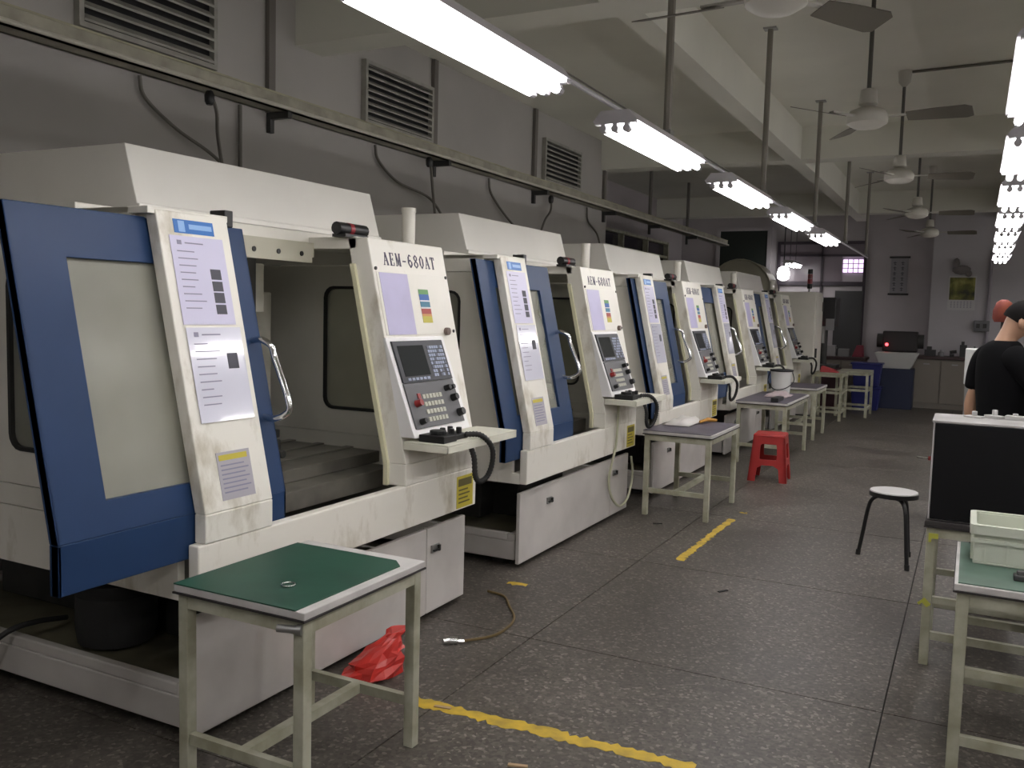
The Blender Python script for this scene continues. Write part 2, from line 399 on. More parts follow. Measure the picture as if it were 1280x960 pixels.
for k in range(-2, 7):
    y = 3.245+1.71*k
    fixture(.135+.0105*(y+.6), y, LZ, 1.243, 'three-tube fluorescent fixture over the aisle, %s from the calendar wall' % ORD[6-k], 'fluorescent lights over the aisle')
rail('light_rail', .115, -2.5, .32, 17.0, LZ+.062, 'thin pipe carrying the fluorescent row over the aisle')
for k, (y, z1) in enumerate(((1.0, ZS), (4.8, ZS), (9.0, ZS), (13.5, ZS))):
    rod(.141+.0105*y, y, LZ+.09, z1, 'grey hanger rod over the aisle, %s from the calendar wall' % ORD[3-k])
for q, x in enumerate((2.4, 4.5)):  # two unseen rows, added to raise the ambient light in the hall
    for k in range(0, 7):
        fixture(x, -1.5+2.9*k, LZ, 1.243, 'added unseen fluorescent fixture in the %s row beyond the aisle, %s from the calendar wall' % (ORD[q], ORD[6-k]), 'added fluorescent lights on the open side of the hall')
    rail('light_rail', x, -2.5, x, 18.4, LZ+.062, 'thin pipe carrying the %s added fluorescent row beyond the aisle row' % ORD[q])
    for k, (y, z1) in enumerate(((1.0, ZS), (7.0, ZS), (14.0, ZS))): rod(x, y, LZ+.09, z1, 'grey hanger rod of the %s added row beyond the aisle, %s from the calendar wall' % (ORD[q], ORD[2-k]))

# ------------------------------------------------------------------ ceiling fans
def fan(x, y, z, a0, label):
    t = thing('ceiling_fan', label, 'ceiling fan', (x, y, z), 0)
    m_ = MB(); m_.cyl((0, 0, .1), (0, 0, ZS-z-.08), .014, 8); part('downrod', m_, mat('rod_dark', (.10, .095, .085), .5), t, 40)
    m_ = MB(); m_.lathe([(.015, -.14), (.05, -.1), (.06, .0)], (0, 0, ZS-z), 14); part('canopy', m_, fan_m, t, 40)
    m_ = MB(); m_.lathe([(.02, .2), (.05, .19), (.06, .1), (.03, .08)], (0, 0, 0), 14); part('lower_canopy', m_, fan_m, t, 40)
    m_ = MB(); m_.lathe([(.05, .08), (.11, .055), (.13, .02), (.125, -.025), (.085, -.05), (.03, -.06)], (0, 0, 0), 20); part('motor', m_, fan_m, t, 40)
    for k in range(3):
        a = math.radians(a0+120*k)
        def bl(m):
            pts = [(.24, -.055), (.40, -.07), (.58, -.075), (.62, -.05), (.62, .06), (.58, .075), (.40, .065), (.24, .05)]
            top = [(p[0], p[1], .004-p[1]*.3) for p in pts]; bot = [(p[0], p[1], -p[1]*.3) for p in pts]; n = len(pts)
            m.add(bot+top, [tuple(range(n))[::-1], tuple(range(n, 2*n))]+[(i, (i+1) % n, n+(i+1) % n, n+i) for i in range(n)])
        b = cpart('blade', 'blade', bl, blade_m, t); b.rotation_euler = (0, 0, a)
        def arm(m): m.box(.12, .32, -.018, .018, .008, .018)
        b = cpart('blade_arm', 'blade_arm', arm, fan_m, t); b.rotation_euler = (0, 0, a)
fan(-.80, 3.84, 2.893, 54, 'ceiling fan with broad dark blade over the aisle near the black-fronted box')
fan(-.70, 6.36, 2.893, -6, 'ceiling fan on a long rod above the round stool')
fan(-.69, 9.0, 2.893, 8, 'ceiling fan hung just in front of a cross beam')
fan(-.69, 11.9, 2.87, 2, 'ceiling fan hung behind the second cross beam')
fan(-.66, 14.6, 2.87, -3, 'last ceiling fan before the far wall')
mb = MB(); mb.tube([(-.63, 9.0, ZS-.012), (.24, 8.92, ZS-.012)], .012, 6)
tag(part('conduit', mb, cable_m), 'thin conduit on the ceiling leading to a fan hook', 'conduit')

# ------------------------------------------------------------------ milling machines
SL = .2243
def xs(z): return 0 if z <= .85 else -(z-.85)*SL
def slab(m, y0, y1, z0, z1, f, b, mi=0, skew=0):   # slab that follows the sloped front; f/b offsets in x
    m.hexa([(xs(z0)+b, y0, z0), (xs(z0)+f, y0, z0), (xs(z0)+f, y1, z0), (xs(z0)+b, y1, z0),
            (xs(z1)+b, y0+skew, z1), (xs(z1)+f, y0+skew, z1), (xs(z1)+f, y1+skew, z1), (xs(z1)+b, y1+skew, z1)], mi)
def bent(m, y0, y1, z0, z1, f, b, mi=0):
    if z0 < .85: slab(m, y0, y1, z0, .85, f, b, mi); slab(m, y0, y1, .85, z1, f, b, mi)
    else: slab(m, y0, y1, z0, z1, f, b, mi)

# serif lettering from strokes
GL = {'A': [(.06, .02, .3, .98, .05), (.3, .98, .54, .02, .13), (.15, .34, .43, .34, .05), (-.02, .02, .16, .02, .05), (.4, .02, .64, .02, .05)],
      'E': [(.14, 0, .14, 1, .13), (.03, .98, .52, .98, .05), (.14, .5, .4, .5, .05), (.03, .02, .54, .02, .05), (.5, .98, .5, .8, .05), (.53, .02, .53, .24, .05), (.4, .4, .4, .6, .05)],
      'M': [(.06, 0, .06, 1, .05), (.08, 1, .3, .08, .12), (.3, .08, .5, 1, .05), (.52, 0, .52, 1, .13), (-.03, .02, .16, .02, .05), (.4, .02, .64, .02, .05), (-.03, .98, .1, .98, .05), (.5, .98, .64, .98, .05)],
      '-': [(.1, .42, .5, .42, .08)],
      '6': [(.48, .9, .3, 1, .06), (.3, 1, .14, .8, .09), (.14, .8, .08, .3, .13), (.08, .3, .3, 0, .1), (.3, 0, .52, .2, .1), (.52, .2, .52, .4, .12), (.52, .4, .32, .58, .08), (.32, .58, .1, .4, .07)],
      '8': [(.3, 1, .12, .85, .08), (.12, .85, .12, .68, .12), (.12, .68, .3, .53, .09), (.3, .53, .48, .7, .09), (.48, .7, .48, .85, .1), (.48, .85, .3, 1, .08), (.3, .53, .08, .35, .08), (.08, .35, .08, .18, .12), (.08, .18, .3, 0, .08), (.3, 0, .52, .18, .08), (.52, .18, .52, .35, .12), (.52, .35, .3, .53, .09)],
      '0': [(.3, 1, .1, .75, .08), (.1, .75, .1, .25, .13), (.1, .25, .3, 0, .08), (.3, 0, .5, .25, .08), (.5, .25, .5, .75, .13), (.5, .75, .3, 1, .08)],
      'T': [(.3, 0, .3, 1, .13), (.02, .97, .58, .97, .06), (.03, .97, .03, .78, .05), (.57, .97, .57, .78, .05), (.18, .02, .42, .02, .05)]}
def letters(m, text, y0, y1, zb, zt, off, mi=0):
    adv = (y1-y0)/(len(text)*.8); H = zt-zb; W = adv*.62/.6*.95
    for i, ch in enumerate(text):
        for (a, b, c, d, wd) in GL[ch]:
            p = Vector((y0+(i*.8*adv)+a*W, zb+b*H)); q = Vector((y0+(i*.8*adv)+c*W, zb+d*H)); t = (q-p).normalized()
            nn = Vector((-t.y, t.x))*wd*W*.62; t = t*wd*.15*W
            c4 = [p-nn-t, q-nn+t, q+nn+t, p+nn-t]
            m.hexa([(xs(v.y)+off, v.x, v.y) for v in c4]+[(xs(v.y)+off+.0015, v.x, v.y) for v in c4], mi)

def sheet_print(m, y0, y1, z0, z1, off, photos):
    slab(m, y0, y1, z0, z1, off+.0015, off, 0)
    W, H = y1-y0, z1-z0; o = off+.0015
    slab(m, y0+W*.12, y0+W*.2, z1-H*.1, z1-H*.05, o+.0008, o, 1); slab(m, y0+W*.26, y0+W*.6, z1-H*.085, z1-H*.07, o+.0008, o, 1)
    rr = random.Random(int(H*1000))
    for k in range(9):
        zz = z1-H*(.18+.08*k); slab(m, y0+W*.1, y0+W*(.3+.25*rr.random()), zz, zz+H*.012, o+.0008, o, 1)
    for k, (a, b) in enumerate(photos): slab(m, y0+W*.66, y0+W*.86, z0+H*a, z0+H*b, o+.0008, o, 2)

def machine(y0, door_y, label, detail):
    t = thing('milling_machine', label, 'milling machine', (-2.36, y0, 0), 0, 'cream CNC milling machines in a row')
    K = lambda *a: cpart(*a[:5], **a[5]) if len(a) > 5 else cpart(*a)
    # base
    def f(m):
        m.box(-1.95, -.08, .02, 1.93, .05, .17); m.box(-1.95, -1.9, .02, 1.93, .17, .215); m.box(-.13, -.08, .02, 1.93, .17, .215); m.box(-1.9, -.13, .02, .06, .17, .215); m.box(-1.9, -.13, 1.89, 1.93, .17, .215)
    cpart('base', 'base_tray', f, panel_grey, t, bevel=.006)
    def f(m): m.box(-1.9, -.13, .06, 1.89, .17, .176)
    cpart('basetop', 'oil_pan', f, oily, t)
    for xx in (-1.8, -.25):
        for yy in (.15, 1.8):
            def f(m): m.lathe([(.05, 0), (.05, .02), (.02, .03), (.02, .05)], (0, 0, 0), 12)
            cpart('foot', 'levelling_foot', f, iron, t, smooth=40, loc=(xx, yy, 0))
    def f(m):
        m.box(-1.75, -.55, .42, 1.55, .176, .54); m.box(-1.6, -.35, .6, 1.35, .176, .42); m.box(-1.85, -.3, .3, 1.65, .46, .535)
    cpart('bed', 'bed', f, iron, t, bevel=.01)
    for i, (a, b) in enumerate(((0, 1.545), (1.55, 1.93))):
        def f(m): m.box(-.065, -.04, a, b, .035, .478)
        p = cpart(('bp', i), 'base_panel', f, panel_grey, t, bevel=.004)
        def f(m):
            ym = .42 if i == 0 else 1.62
            m.box(-.04, -.03, ym-.035, ym+.035, .345, .385, 1); m.box(-.03, -.018, ym-.03, ym+.03, .355, .362, 0); m.box(-.03, -.018, ym+.015, ym+.03, .35, .38, 0)
        cpart(('bl', i), 'latch', f, [black, steel], p)
    # splash tray
    def f(m): m.box(-.05, 0, 0, 1.97, .535, .745)
    cpart('fascia', 'tray_fascia', f, stained_m, t, bevel=.006)
    def f(m):
        m.box(-1.95, -.1, 0, .03, .535, .765); m.box(-1.95, -.1, 1.94, 1.97, .535, .765); m.box(-1.95, -1.92, .03, 1.94, .535, .765); m.box(-1.92, -.1, .03, 1.94, .535, .555)
        m.box(-.1, -.05, 0, 1.97, .535, .6)
    cpart('tray', 'splash_tray', f, stained_m, t)
    def f(m):
        m.hexa([(-1.92, .03, .556), (-.1, .03, .556), (-.1, 1.94, .556), (-1.92, 1.94, .556), (-1.92, .03, .73), (-.1, .03, .60), (-.1, 1.94, .60), (-1.92, 1.94, .73)])
        m.box(-1.15, -.28, .45, 1.6, .68, .77); m.box(-1.05, -.42, .3, 1.66, .77, .83)
        for k in range(3): m.box(-1.04+.2*k, -.99+.2*k, .3, 1.66, .83, .838)
    cpart('table', 'work_table', f, mat('oily_grey_steel', (.17, .16, .135), .4, var=.4, scale=6), t, bevel=.004)
    def f(m): m.box(-.85, -.65, .85, 1.15, .838, .93); m.box(-.8, -.7, .8, 1.2, .93, .97); m.cyl((-.62, 1, .89), (-.5, 1, .89), .02)
    cpart('vise', 'vise', f, iron, t, bevel=.004)
    # side panels
    def outl(z0, z1):
        pts = [(-1.95, z0), (xs(z0)-.1, z0)]
        if z0 < .85 < z1: pts.append((-.1, .85))
        return pts+[(xs(z1)-.1, z1), (-1.95, z1)]
    for i, ya in enumerate((0, 1.94)):
        def fy(p, tt): return (p[0], ya+.03*tt, p[1])
        def f(m):
            m.plate(outl(.769, .853), [], fy); m.plate(outl(.857, 1.822), [rrect(-1.02, -.5, 1.0, 1.70, .06)], fy); m.plate(outl(1.827, 1.93), [], fy)
        sp = cpart(('side', i), 'side_panel', f, white, t)
        def f(m): m.plate(rrect(-1.028, -.492, .992, 1.708, .068), [rrect(-1.012, -.508, 1.008, 1.692, .054)], lambda p, tt: (p[0], ya-.006+.042*tt, p[1]))
        cpart(('gask', i), 'window_gasket', f, rubber, sp)
        def f(m): m.box(-1.015, -.505, ya+.012, ya+.018, 1.005, 1.695)
        cpart(('spane', i), 'side_window', f, win_glass, sp)
    def f(m): m.box(-1.95, -1.92, .03, 1.94, .769, 1.93)
    cpart('back', 'back_panel', f, inner, t)
    def f(m): m.box(-1.95, -.62, 0, 1.97, 1.93, 1.955); m.box(-.62, -.24, .0, .38, 1.905, 1.93); m.box(-.64, -.594, .38, 1.90, 1.90, 1.954)
    cpart('roof', 'roof_panel', f, white, t, bevel=.003)
    def f(m): m.prism([(-1.8, 1.9555), (-.598, 1.9555), (-.598, 1.98), (-.612, 1.982), (-.68, 2.22), (-1.8, 2.22)], 'y', .27, 1.9)
    cpart('hood', 'top_hood', f, mat('lamplit_cream_paint', (.87, .85, .79), .38, var=.05, scale=2), t, bevel=.004)  # hood colour lightened to stand in for brighter lamplight on its front
    def f(m):
        m.box(-.56, -.52, .38, 1.22, 1.80, 1.88, 0)
        for k in range(5): m.cyl((-.525, .5+.16*k, 1.84), (-.515, .5+.16*k, 1.84), .012, 8, 1)
        m.box(-.6, -.56, .38, 1.28, 1.83, 1.9, 0)
    cpart('drail', 'door_rail', f, [mat('rail_cream', (.5, .48, .38), .4), black], t)
    # inside: column, spindle head
    def f(m): m.box(-1.85, -1.15, .55, 1.5, .74, 1.62); m.box(-1.15, -1.12, 1.22, 1.60, .74, 1.66)
    cpart('zcol', 'machine_column', f, inner, t, bevel=.01)
    def f(m):
        m.box(-1.1, -.84, .80, 1.18, 1.5, 1.86, 1); m.cyl((-.95, .99, 1.5), (-.95, .99, 1.3), .07, 16, 1); m.cyl((-.95, .99, 1.3), (-.95, .99, 1.2), .035, 12, 1); m.box(-1.1, -.9, 1.2, 1.3, 1.55, 1.8, 0)
    cpart('spind', 'spindle_head', f, [inner, iron], t, bevel=.006)
    def f(m): m.cyl((-1.2, .45, 1.6), (-.8, .45, 1.6), .2, 20); m.box(-1.5, -1.2, .35, .6, 1.3, 1.7)
    cpart('atc', 'tool_magazine', f, iron, t, smooth=40)
    def f(m): m.cyl((0, .45, 0), (0, 1.15, 0), .013, 10)
    fill_lamp = cpart('fill_lampb', 'added_fill_lamp', lambda m: m.box(-.715, -.665, .42, 1.18, 1.912, 1.93), fix_m, t)  # unseen lamp added to brighten the lower interior
    cpart('fill_lampt', 'added_fill_tube', f, mat('added_fill_glow', (.9, .9, .9), .3, emis=(1, .97, .9), strength=4.5), fill_lamp, smooth=40, loc=(-.69, 0, 1.898))
    # left post with notices
    def f(m): bent(m, .03, .37, .745, 1.922, .004, -.05); m.box(-.62, -.285, .03, .37, 1.89, 1.925)
    post = cpart('post', 'left_post', f, stained_m, t, bevel=.005)
    def f(m): slab(m, .10, .29, 1.845, 1.895, .006, .004, 0); slab(m, .12, .15, 1.85, 1.89, .0066, .006, 1); slab(m, .17, .28, 1.862, 1.88, .0066, .006, 1)
    cpart('logo', 'logo_sticker', f, [logo_blue, mat('logo_pale', (.25, .45, .75), .4)], post, label='small blue maker sticker')
    def f(m): sheet_print(m, .07, .325, 1.515, 1.835, .006, ((.52, .64), (.385, .5), (.25, .37), (.12, .23)))
    cpart('sh1', 'notice_sheet', f, [paper, ink, photo_ink], post, label='lavender printed notice sheet')
    def f(m): sheet_print(m, .075, .34, 1.165, 1.505, .008, ((.55, .72),))
    cpart('sh2', 'sleeved_sheet', f, [sleeve, ink, photo_ink], post, label='glossy plastic sleeved notice')
    def f(m):
        slab(m, .12, .285, .885, 1.055, .0055, .004, 0); slab(m, .13, .27, 1.025, 1.045, .0064, .0055, 1)
        for k in range(7): slab(m, .135, .25+.02*(k % 2), 1.005-.016*k, 1.01-.016*k, .0062, .0055, 2)
    cpart('warn', 'warning_plate', f, [mat('plate_grey', (.42, .40, .44), .4), yellow, ink], post)
    def f(m): m.box(-.33, -.25, .375, .42, 1.89, 1.955)
    cpart('stop', 'door_stop', f, black, t, bevel=.004)
    # door
    d = door_y; DW = 1.01
    def f(m):
        L0, L1 = .85, 1.895
        m.plate([(0, L0), (DW, L0), (DW, L1), (0, L1)], [[(.19, .955), (DW-.19, .955), (DW-.19, 1.73), (.19, 1.73)]], lambda p, tt: (xs(p[1])-.09+.034*tt, p[0], p[1]))
        slab(m, 0, DW, .69, .85, -.056, -.09)
        for (a, b) in ((-.0, .012), (DW-.012, DW)): bent(m, a, b, .69, 1.895, -.056, -.098)
    dr = cpart('door', 'sliding_door', f, blue, t, bevel=.003, loc=(0, d, 0))
    def f(m): slab(m, .18, DW-.18, .945, 1.74, -.074, -.08)
    cpart('dpane', 'door_window', f, win_glass, dr)
    def f(m):
        y = DW-.05; zb, zt = 1.15, 1.45
        m.tube(curve([(xs(zt)-.06, y, zt), (xs(zt)-.01, y, zt+.005), (xs(zt)+.035, y+.01, zt-.02), (xs(zt)+.05, y+.015, zt-.07), (xs(zb)+.055, y+.015, zb+.06), (xs(zb)+.04, y+.01, zb+.015), (xs(zb)-.01, y, zb-.005), (xs(zb)-.06, y, zb)], 5), .013, 10)
    cpart('handle', 'door_handle', f, chrome, dr, smooth=60, label='chrome bow handle')
    # control column
    def f(m):
        bent(m, 1.28, 1.955, .745, 1.925, .004, -.115); m.box(-.62, -.3, 1.28, 1.955, 1.87, 1.93)
    cc = cpart('ccol', 'control_column', f, stained_m, t, bevel=.005)
    def f(m): bent(m, 1.262, 1.28, .745, 1.80, -.09, -.115)
    cpart('jamb', 'jamb_strip', f, mat('edge_cream', (.72, .69, .48), .4), cc)
    def f(m):
        slab(m, 1.30, 1.935, 1.46, 1.768, .007, .004, 0)
        for (y, z) in ((1.30, 1.78), (1.93, 1.76), (1.92, 1.475)): m.cyl((xs(z)+.004, y, z), (xs(z)+.012, y, z), .009, 8, 1)
        m.cyl((xs(1.475)+.007, 1.84, 1.475), (xs(1.475)+.03, 1.84, 1.475), .02, 12, 2)
    cpart('cplate', 'cover_plate', f, [white, iron, mat('brown_key', (.2, .15, .13), .4)], cc, bevel=.002)
    def f(m): letters(m, 'AEM-680AT', 1.38, 1.86, 1.80, 1.862, .0045)
    cpart('txt', 'model_lettering', f, ltext, cc, label='dark serif letters reading AEM-680AT')
    def f(m): slab(m, 1.32, 1.56, 1.462, 1.762, .0085, .007)
    cpart('csheet', 'blank_sheet', f, mat('violet_sheet', (.50, .47, .68), .35, var=.08), cc)
    def f(m):
        cols = [(1.665, 1.69, 0), (1.635, 1.665, 1), (1.628, 1.635, 2), (1.60, 1.628, 3), (1.592, 1.60, 2), (1.565, 1.592, 4), (1.553, 1.565, 5), (1.52, 1.553, 6)]
        for (a, b, mi) in cols: slab(m, 1.64, 1.73, a, b, .0085, .007, mi)
    cpart('csticker', 'colour_sticker', f, [mat('st_green', (.12, .3, .1)), mat('st_blue', (.03, .12, .4)), mat('st_white', (.7, .7, .7)), mat('st_teal', (.06, .2, .3)), mat('st_red', (.4, .07, .06)), mat('st_orange', (.6, .3, .1)), mat('st_yellow', (.55, .48, .08))], cc, label='striped colour code sticker')
    # console
    ZT, ZBm = 1.45, 1.0
    xc = lambda z: xs(ZT)+.01+(ZT-z)/(ZT-ZBm)*.17
    def cs(m, y0, y1, z0, z1, f, b, mi=0):
        m.hexa([(xc(z0)+b, y0, z0), (xc(z0)+f, y0, z0), (xc(z0)+f, y1, z0), (xc(z0)+b, y1, z0), (xc(z1)+b, y0, z1), (xc(z1)+f, y0, z1), (xc(z1)+f, y1, z1), (xc(z1)+b, y1, z1)], mi)
    def f(m):
        m.hexa([(-.03, 1.28, ZBm-.02), (xc(ZBm-.02), 1.28, ZBm-.02), (xc(ZBm-.02), 1.80, ZBm-.02), (-.03, 1.80, ZBm-.02), (xs(ZT)-.01, 1.28, ZT), (xc(ZT), 1.28, ZT), (xc(ZT), 1.80, ZT), (xs(ZT)-.01, 1.80, ZT)])
    con = cpart('console', 'control_console', f, mat('console_white', (.85, .84, .83), .35), t, bevel=.004)
    def f(m): cs(m, 1.305, 1.755, 1.235, 1.432, .012, 0, 0); cs(m, 1.305, 1.755, 1.02, 1.232, .009, 0, 1)
    cpart('cpanel', 'console_panel', f, [bezel_m, op_grey], con, bevel=.002)
    def f(m): cs(m, 1.335, 1.56, 1.265, 1.41, .0135, .012)
    cpart('cscreen', 'screen', f, screen_m, con)
    def f(m):
        for r in range(8):
            for c in range(7):
                if r > 5 and c in (2, 5): continue
                y = 1.592+.0212*c; z = 1.405-.0195*r; cs(m, y, y+.016, z-.014, z, .015, .012, 0 if (r+c) % 5 else 1)
        for c in range(6): cs(m, 1.35+.034*c, 1.374+.034*c, 1.245, 1.257, .0145, .012, 0)
    cpart('ckeys', 'keypad', f, [key_blue, mat('key_dark', (.12, .13, .17), .5)], con)['kind'] = 'stuff'
    def f(m):
        for r in range(4):
            for c in range(6): y = 1.43+.03*c; z = 1.175-.036*r; cs(m, y, y+.022, z-.02, z, .014, .009, 0)
        for (y, z) in ((1.40, 1.17),): cs(m, y-.012, y+.012, z-.012, z+.012, .015, .009, 1)
    cpart('okeys', 'operator_keys', f, [key_cream, red_b], con)['kind'] = 'stuff'
    for q, (y, z, r, mi) in enumerate(((1.66, 1.19, .016, 0), (1.70, 1.19, .014, 0), (1.70, 1.14, .02, 0), (1.72, 1.065, .022, 0), (1.365, 1.135, .019, 1), (1.36, 1.05, .016, 0))):
        def f(m): p = Vector((xc(z)+.009, y, z)); m.cyl(p, p+Vector((.03, 0, .012)), r, 12, 0, r*.85)
        cpart(('knob', q), 'knob', f, [black, red_b][mi], con, smooth=40)
    def f(m): m.box(-.005, .24, 1.27, 1.97, .955, .965); m.box(.232, .24, 1.27, 1.97, .925, .955); m.box(-.005, .24, 1.27, 1.278, .925, .955); m.box(-.005, .24, 1.962, 1.97, .925, .955)
    cpart('shelf', 'console_shelf', f, mat('shelf_cream', (.74, .73, .62), .45, var=.12), t, bevel=.002)
    def f(m):
        m.box(.06, .2, 1.30, 1.42, .965, 1.0); m.box(.08, .18, 1.42, 1.56, .965, .99)
        m.cyl((.13, 1.36, 1.0), (.13, 1.36, 1.02), .04, 14)
        for (x, y) in ((.1, 1.45), (.15, 1.45), (.1, 1.52), (.15, 1.52)): m.cyl((x, y, .99), (x, y, 1.02), .014, 8)
    hw = cpart('mpg', 'handwheel_pendant', f, black, t, bevel=.004)
    def f(m):
        pts = curve([(.18, 1.53, .985), (.24, 1.58, .98), (.275, 1.63, .92), (.27, 1.65, .84), (.25, 1.64, .77), (.23, 1.60, .745), (.225, 1.56, .78), (.225, 1.545, .87), (.2, 1.54, .94)], 10)
        m.tube(pts, [.012+.003*(i % 2) for i in range(len(pts))], 8)
    cpart('coil', 'coiled_cable', f, rubber, hw, smooth=60)
    def f(m):
        m.box(0, .0015, 1.765, 1.935, .545, .715, 0); m.box(.0015, .0022, 1.78, 1.92, .66, .70, 1)
        for k in range(4): m.box(.0015, .0022, 1.785, 1.90-.02*(k % 2), .57+.022*k, .578+.022*k, 1)
    cpart('ylab', 'warning_label', f, [yellow, mat('label_ink', (.12, .1, .03), .5)], t, label='yellow warning label')
    def f(m): m.cyl((-.36, 1.2, 1.965), (-.36, 1.28, 1.965), .03, 12, 0); m.cyl((-.36, 1.28, 1.965), (-.36, 1.31, 1.965), .031, 12, 1); m.cyl((-.36, 1.31, 1.965), (-.36, 1.42, 1.965), .03, 12, 0); m.box(-.4, -.32, 1.22, 1.4, 1.925, 1.94, 0)
    cpart('beacon', 'beacon', f, [black, mat('beacon_red', (.3, .02, .03), .4)], t, smooth=40, label='black beacon with red band')
    def f(m):
        m.cyl((-.52, 2.05, .9), (-.52, 2.05, 2.13), .038, 14); m.cyl((-.52, 2.05, 2.13), (-.52, 2.05, 2.155), .042, 14); m.box(-.56, -.48, 1.97, 2.03, 1.0, 1.06); m.box(-.56, -.48, 1.97, 2.03, 1.75, 1.8)
    cpart('vpipe', 'exhaust_pipe', f, white, t, smooth=40)
    return t
m1 = machine(2.24, -.498, 'cream milling machine with its blue door slid open far past its left side', True)
m2 = machine(4.84, -.18, 'cream milling machine with a hose hanging on its base panel, next to the open machine', True)
machine(7.42, -.06, 'cream milling machine with closed blue door standing behind the slate-topped table', True)
machine(9.98, -.54, 'cream milling machine with open door standing behind the red stool', True)
machine(12.53, -.32, 'cream milling machine at the far end of the row beside the tall white cabinet', True)

# hose on second machine
mb = MB(); mb.tube(curve([(.02, 1.50, .94), (.02, 1.50, .8), (.018, 1.48, .6), (-.02, 1.46, .35), (-.01, 1.50, .2), (.0, 1.66, .1), (.0, 1.84, .14), (-.01, 1.96, .3), (-.02, 1.94, .45)], 8), .010, 8)
part('air_hose', mb, mat('pale_hose', (.5, .5, .36), .5), m2, 60, label='pale looping hose')
# black round container on the base of machine 1
mb = MB(); mb.lathe([(.10, 0), (.15, .02), (.16, .08), (.16, .22), (.13, .24), (.12, .26)], (0, 0, 0), 24)
part('coolant_pot', mb, rubber, m1, 40, loc=(-.74, .26, .177), label='black round pot on the oily base tray')
mb = MB(); mb.tube(curve([(-3.5, 1.95, .03), (-3.45, 2.05, .12), (-3.4, 2.2, .24), (-3.38, 2.32, .26), (-3.42, 2.5, .22)], 8), .012, 6)
tag(part('black_hose', mb, rubber, None, 60), 'thin black hose rising over the edge of the oily base tray', 'hose')

# ------------------------------------------------------------------ work tables
def table(x0, x1, y0, y1, h, top_m, label, mat_cut=0, rail_z=.19, extra_rails=None, edge=board_w, mat_in=(.02, .02, .045, .03)):
    t = thing('work_table', label, 'table', (x0, y0, 0)); W, D = x1-x0, y1-y0
    m_ = MB(); m_.box(0, W, 0, D, h-.028, h-.004); tp = part('table_top', m_, edge, t, bevel=.003)
    m_ = MB(); m_.box(-.003, W+.003, -.003, D+.003, h-.034, h-.028); part('edge_strip', m_, board_dark, t)
    a, b, c, d = mat_in
    m_ = MB(); m_.prism([(a, b), (W-c, b), (W-c, D-d-.05), (W-c-.05, D-d), (a, D-d)], 'z', h-.004, h); part('mat', m_, top_m, t)
    q = .04
    for (lx, ly) in ((0.01, .01), (W-.01-q, .01), (0.01, D-.01-q), (W-.01-q, D-.01-q)):
        m_ = MB(); m_.box(lx, lx+q, ly, ly+q, 0.0, h-.034); part('leg', m_, frame_m, t, bevel=.003)
    for (a0, a1, b0, b1) in ((.05, W-.05, .012, .048), (.05, W-.05, D-.048, D-.012), (.012, .048, .05, D-.05), (W-.048, W-.012, .05, D-.05)):
        m_ = MB(); m_.box(a0, a1, b0, b1, h-.08, h-.034); part('apron', m_, frame_m, t)
    for (b0, b1) in ((.017, .043), (D-.043, D-.017)):
        m_ = MB(); m_.box(.05, W-.05, b0, b1, rail_z-.018, rail_z+.018); part('stretcher', m_, frame_m, t)
        if extra_rails: m_ = MB(); m_.box(.05, W-.05, b0, b1, extra_rails-.015, extra_rails+.015); part('stretcher', m_, frame_m, t)
    m_ = MB(); m_.box(W/2-.018, W/2+.018, .043, D-.043, rail_z-.018, rail_z+.018); part('stretcher', m_, frame_m, t)
    return t
table(-2.25, -1.71, 2.03, 2.69, .69, mat_green, 'small cream-framed table with a green mat before the open machine', rail_z=.17, mat_in=(.0, .0, .035, .06))
mb = MB(); mb.tube([(.022*math.cos(a*math.pi/8), .022*math.sin(a*math.pi/8), 0) for a in range(16)], .004, 6, closed=True)
tag(part('steel_washer', mb, chrome, None, 60, loc=(-1.92, 2.2, .694)), 'small bright metal ring lying on the green mat of the front table', 'washer')
mb = MB(); mb.cyl((0, 0, 0), (.06, .02, 0), .012, 10); mb.cyl((.06, .02, 0), (.075, .025, 0), .018, 10)
tag(part('pipe_stub', mb, steel, None, 40, loc=(-1.80, 2.015, .63)), 'short metal stub sticking out under the green-topped table edge', 'fitting')
table(-2.27, -1.72, 6.73, 7.63, .68, mat_purple, 'cream-framed table with a slate grey mat beside the red stool', rail_z=.2, mat_in=(.0, .0, .012, .01))
table(-2.25, -1.70, 9.75, 11.15, .68, mat_purple, 'cream-framed table with a slate top behind the red stool', rail_z=.2, mat_in=(.0, .0, .012, .01))
table(-2.28, -1.75, 12.1, 13.0, .68, mat_purple, 'cream-framed table standing in front of the farthest milling machine', rail_z=.2, mat_in=(.0, .0, .012, .01))
table(-.145, 1.05, 4.49, 5.08, .685, board_dark, 'cream-framed table carrying the black-fronted box', rail_z=.14, extra_rails=.31, edge=board_dark, mat_in=(.02, .02, .02, .02))
table(-.005, 1.15, 3.44, 4.12, .69, mat('worn_green_mat', (.10, .17, .13), .5, var=.3), 'cream-framed table with worn green mat under the white crate', rail_z=.12, extra_rails=.37, mat_in=(.012, .012, .02, .02))

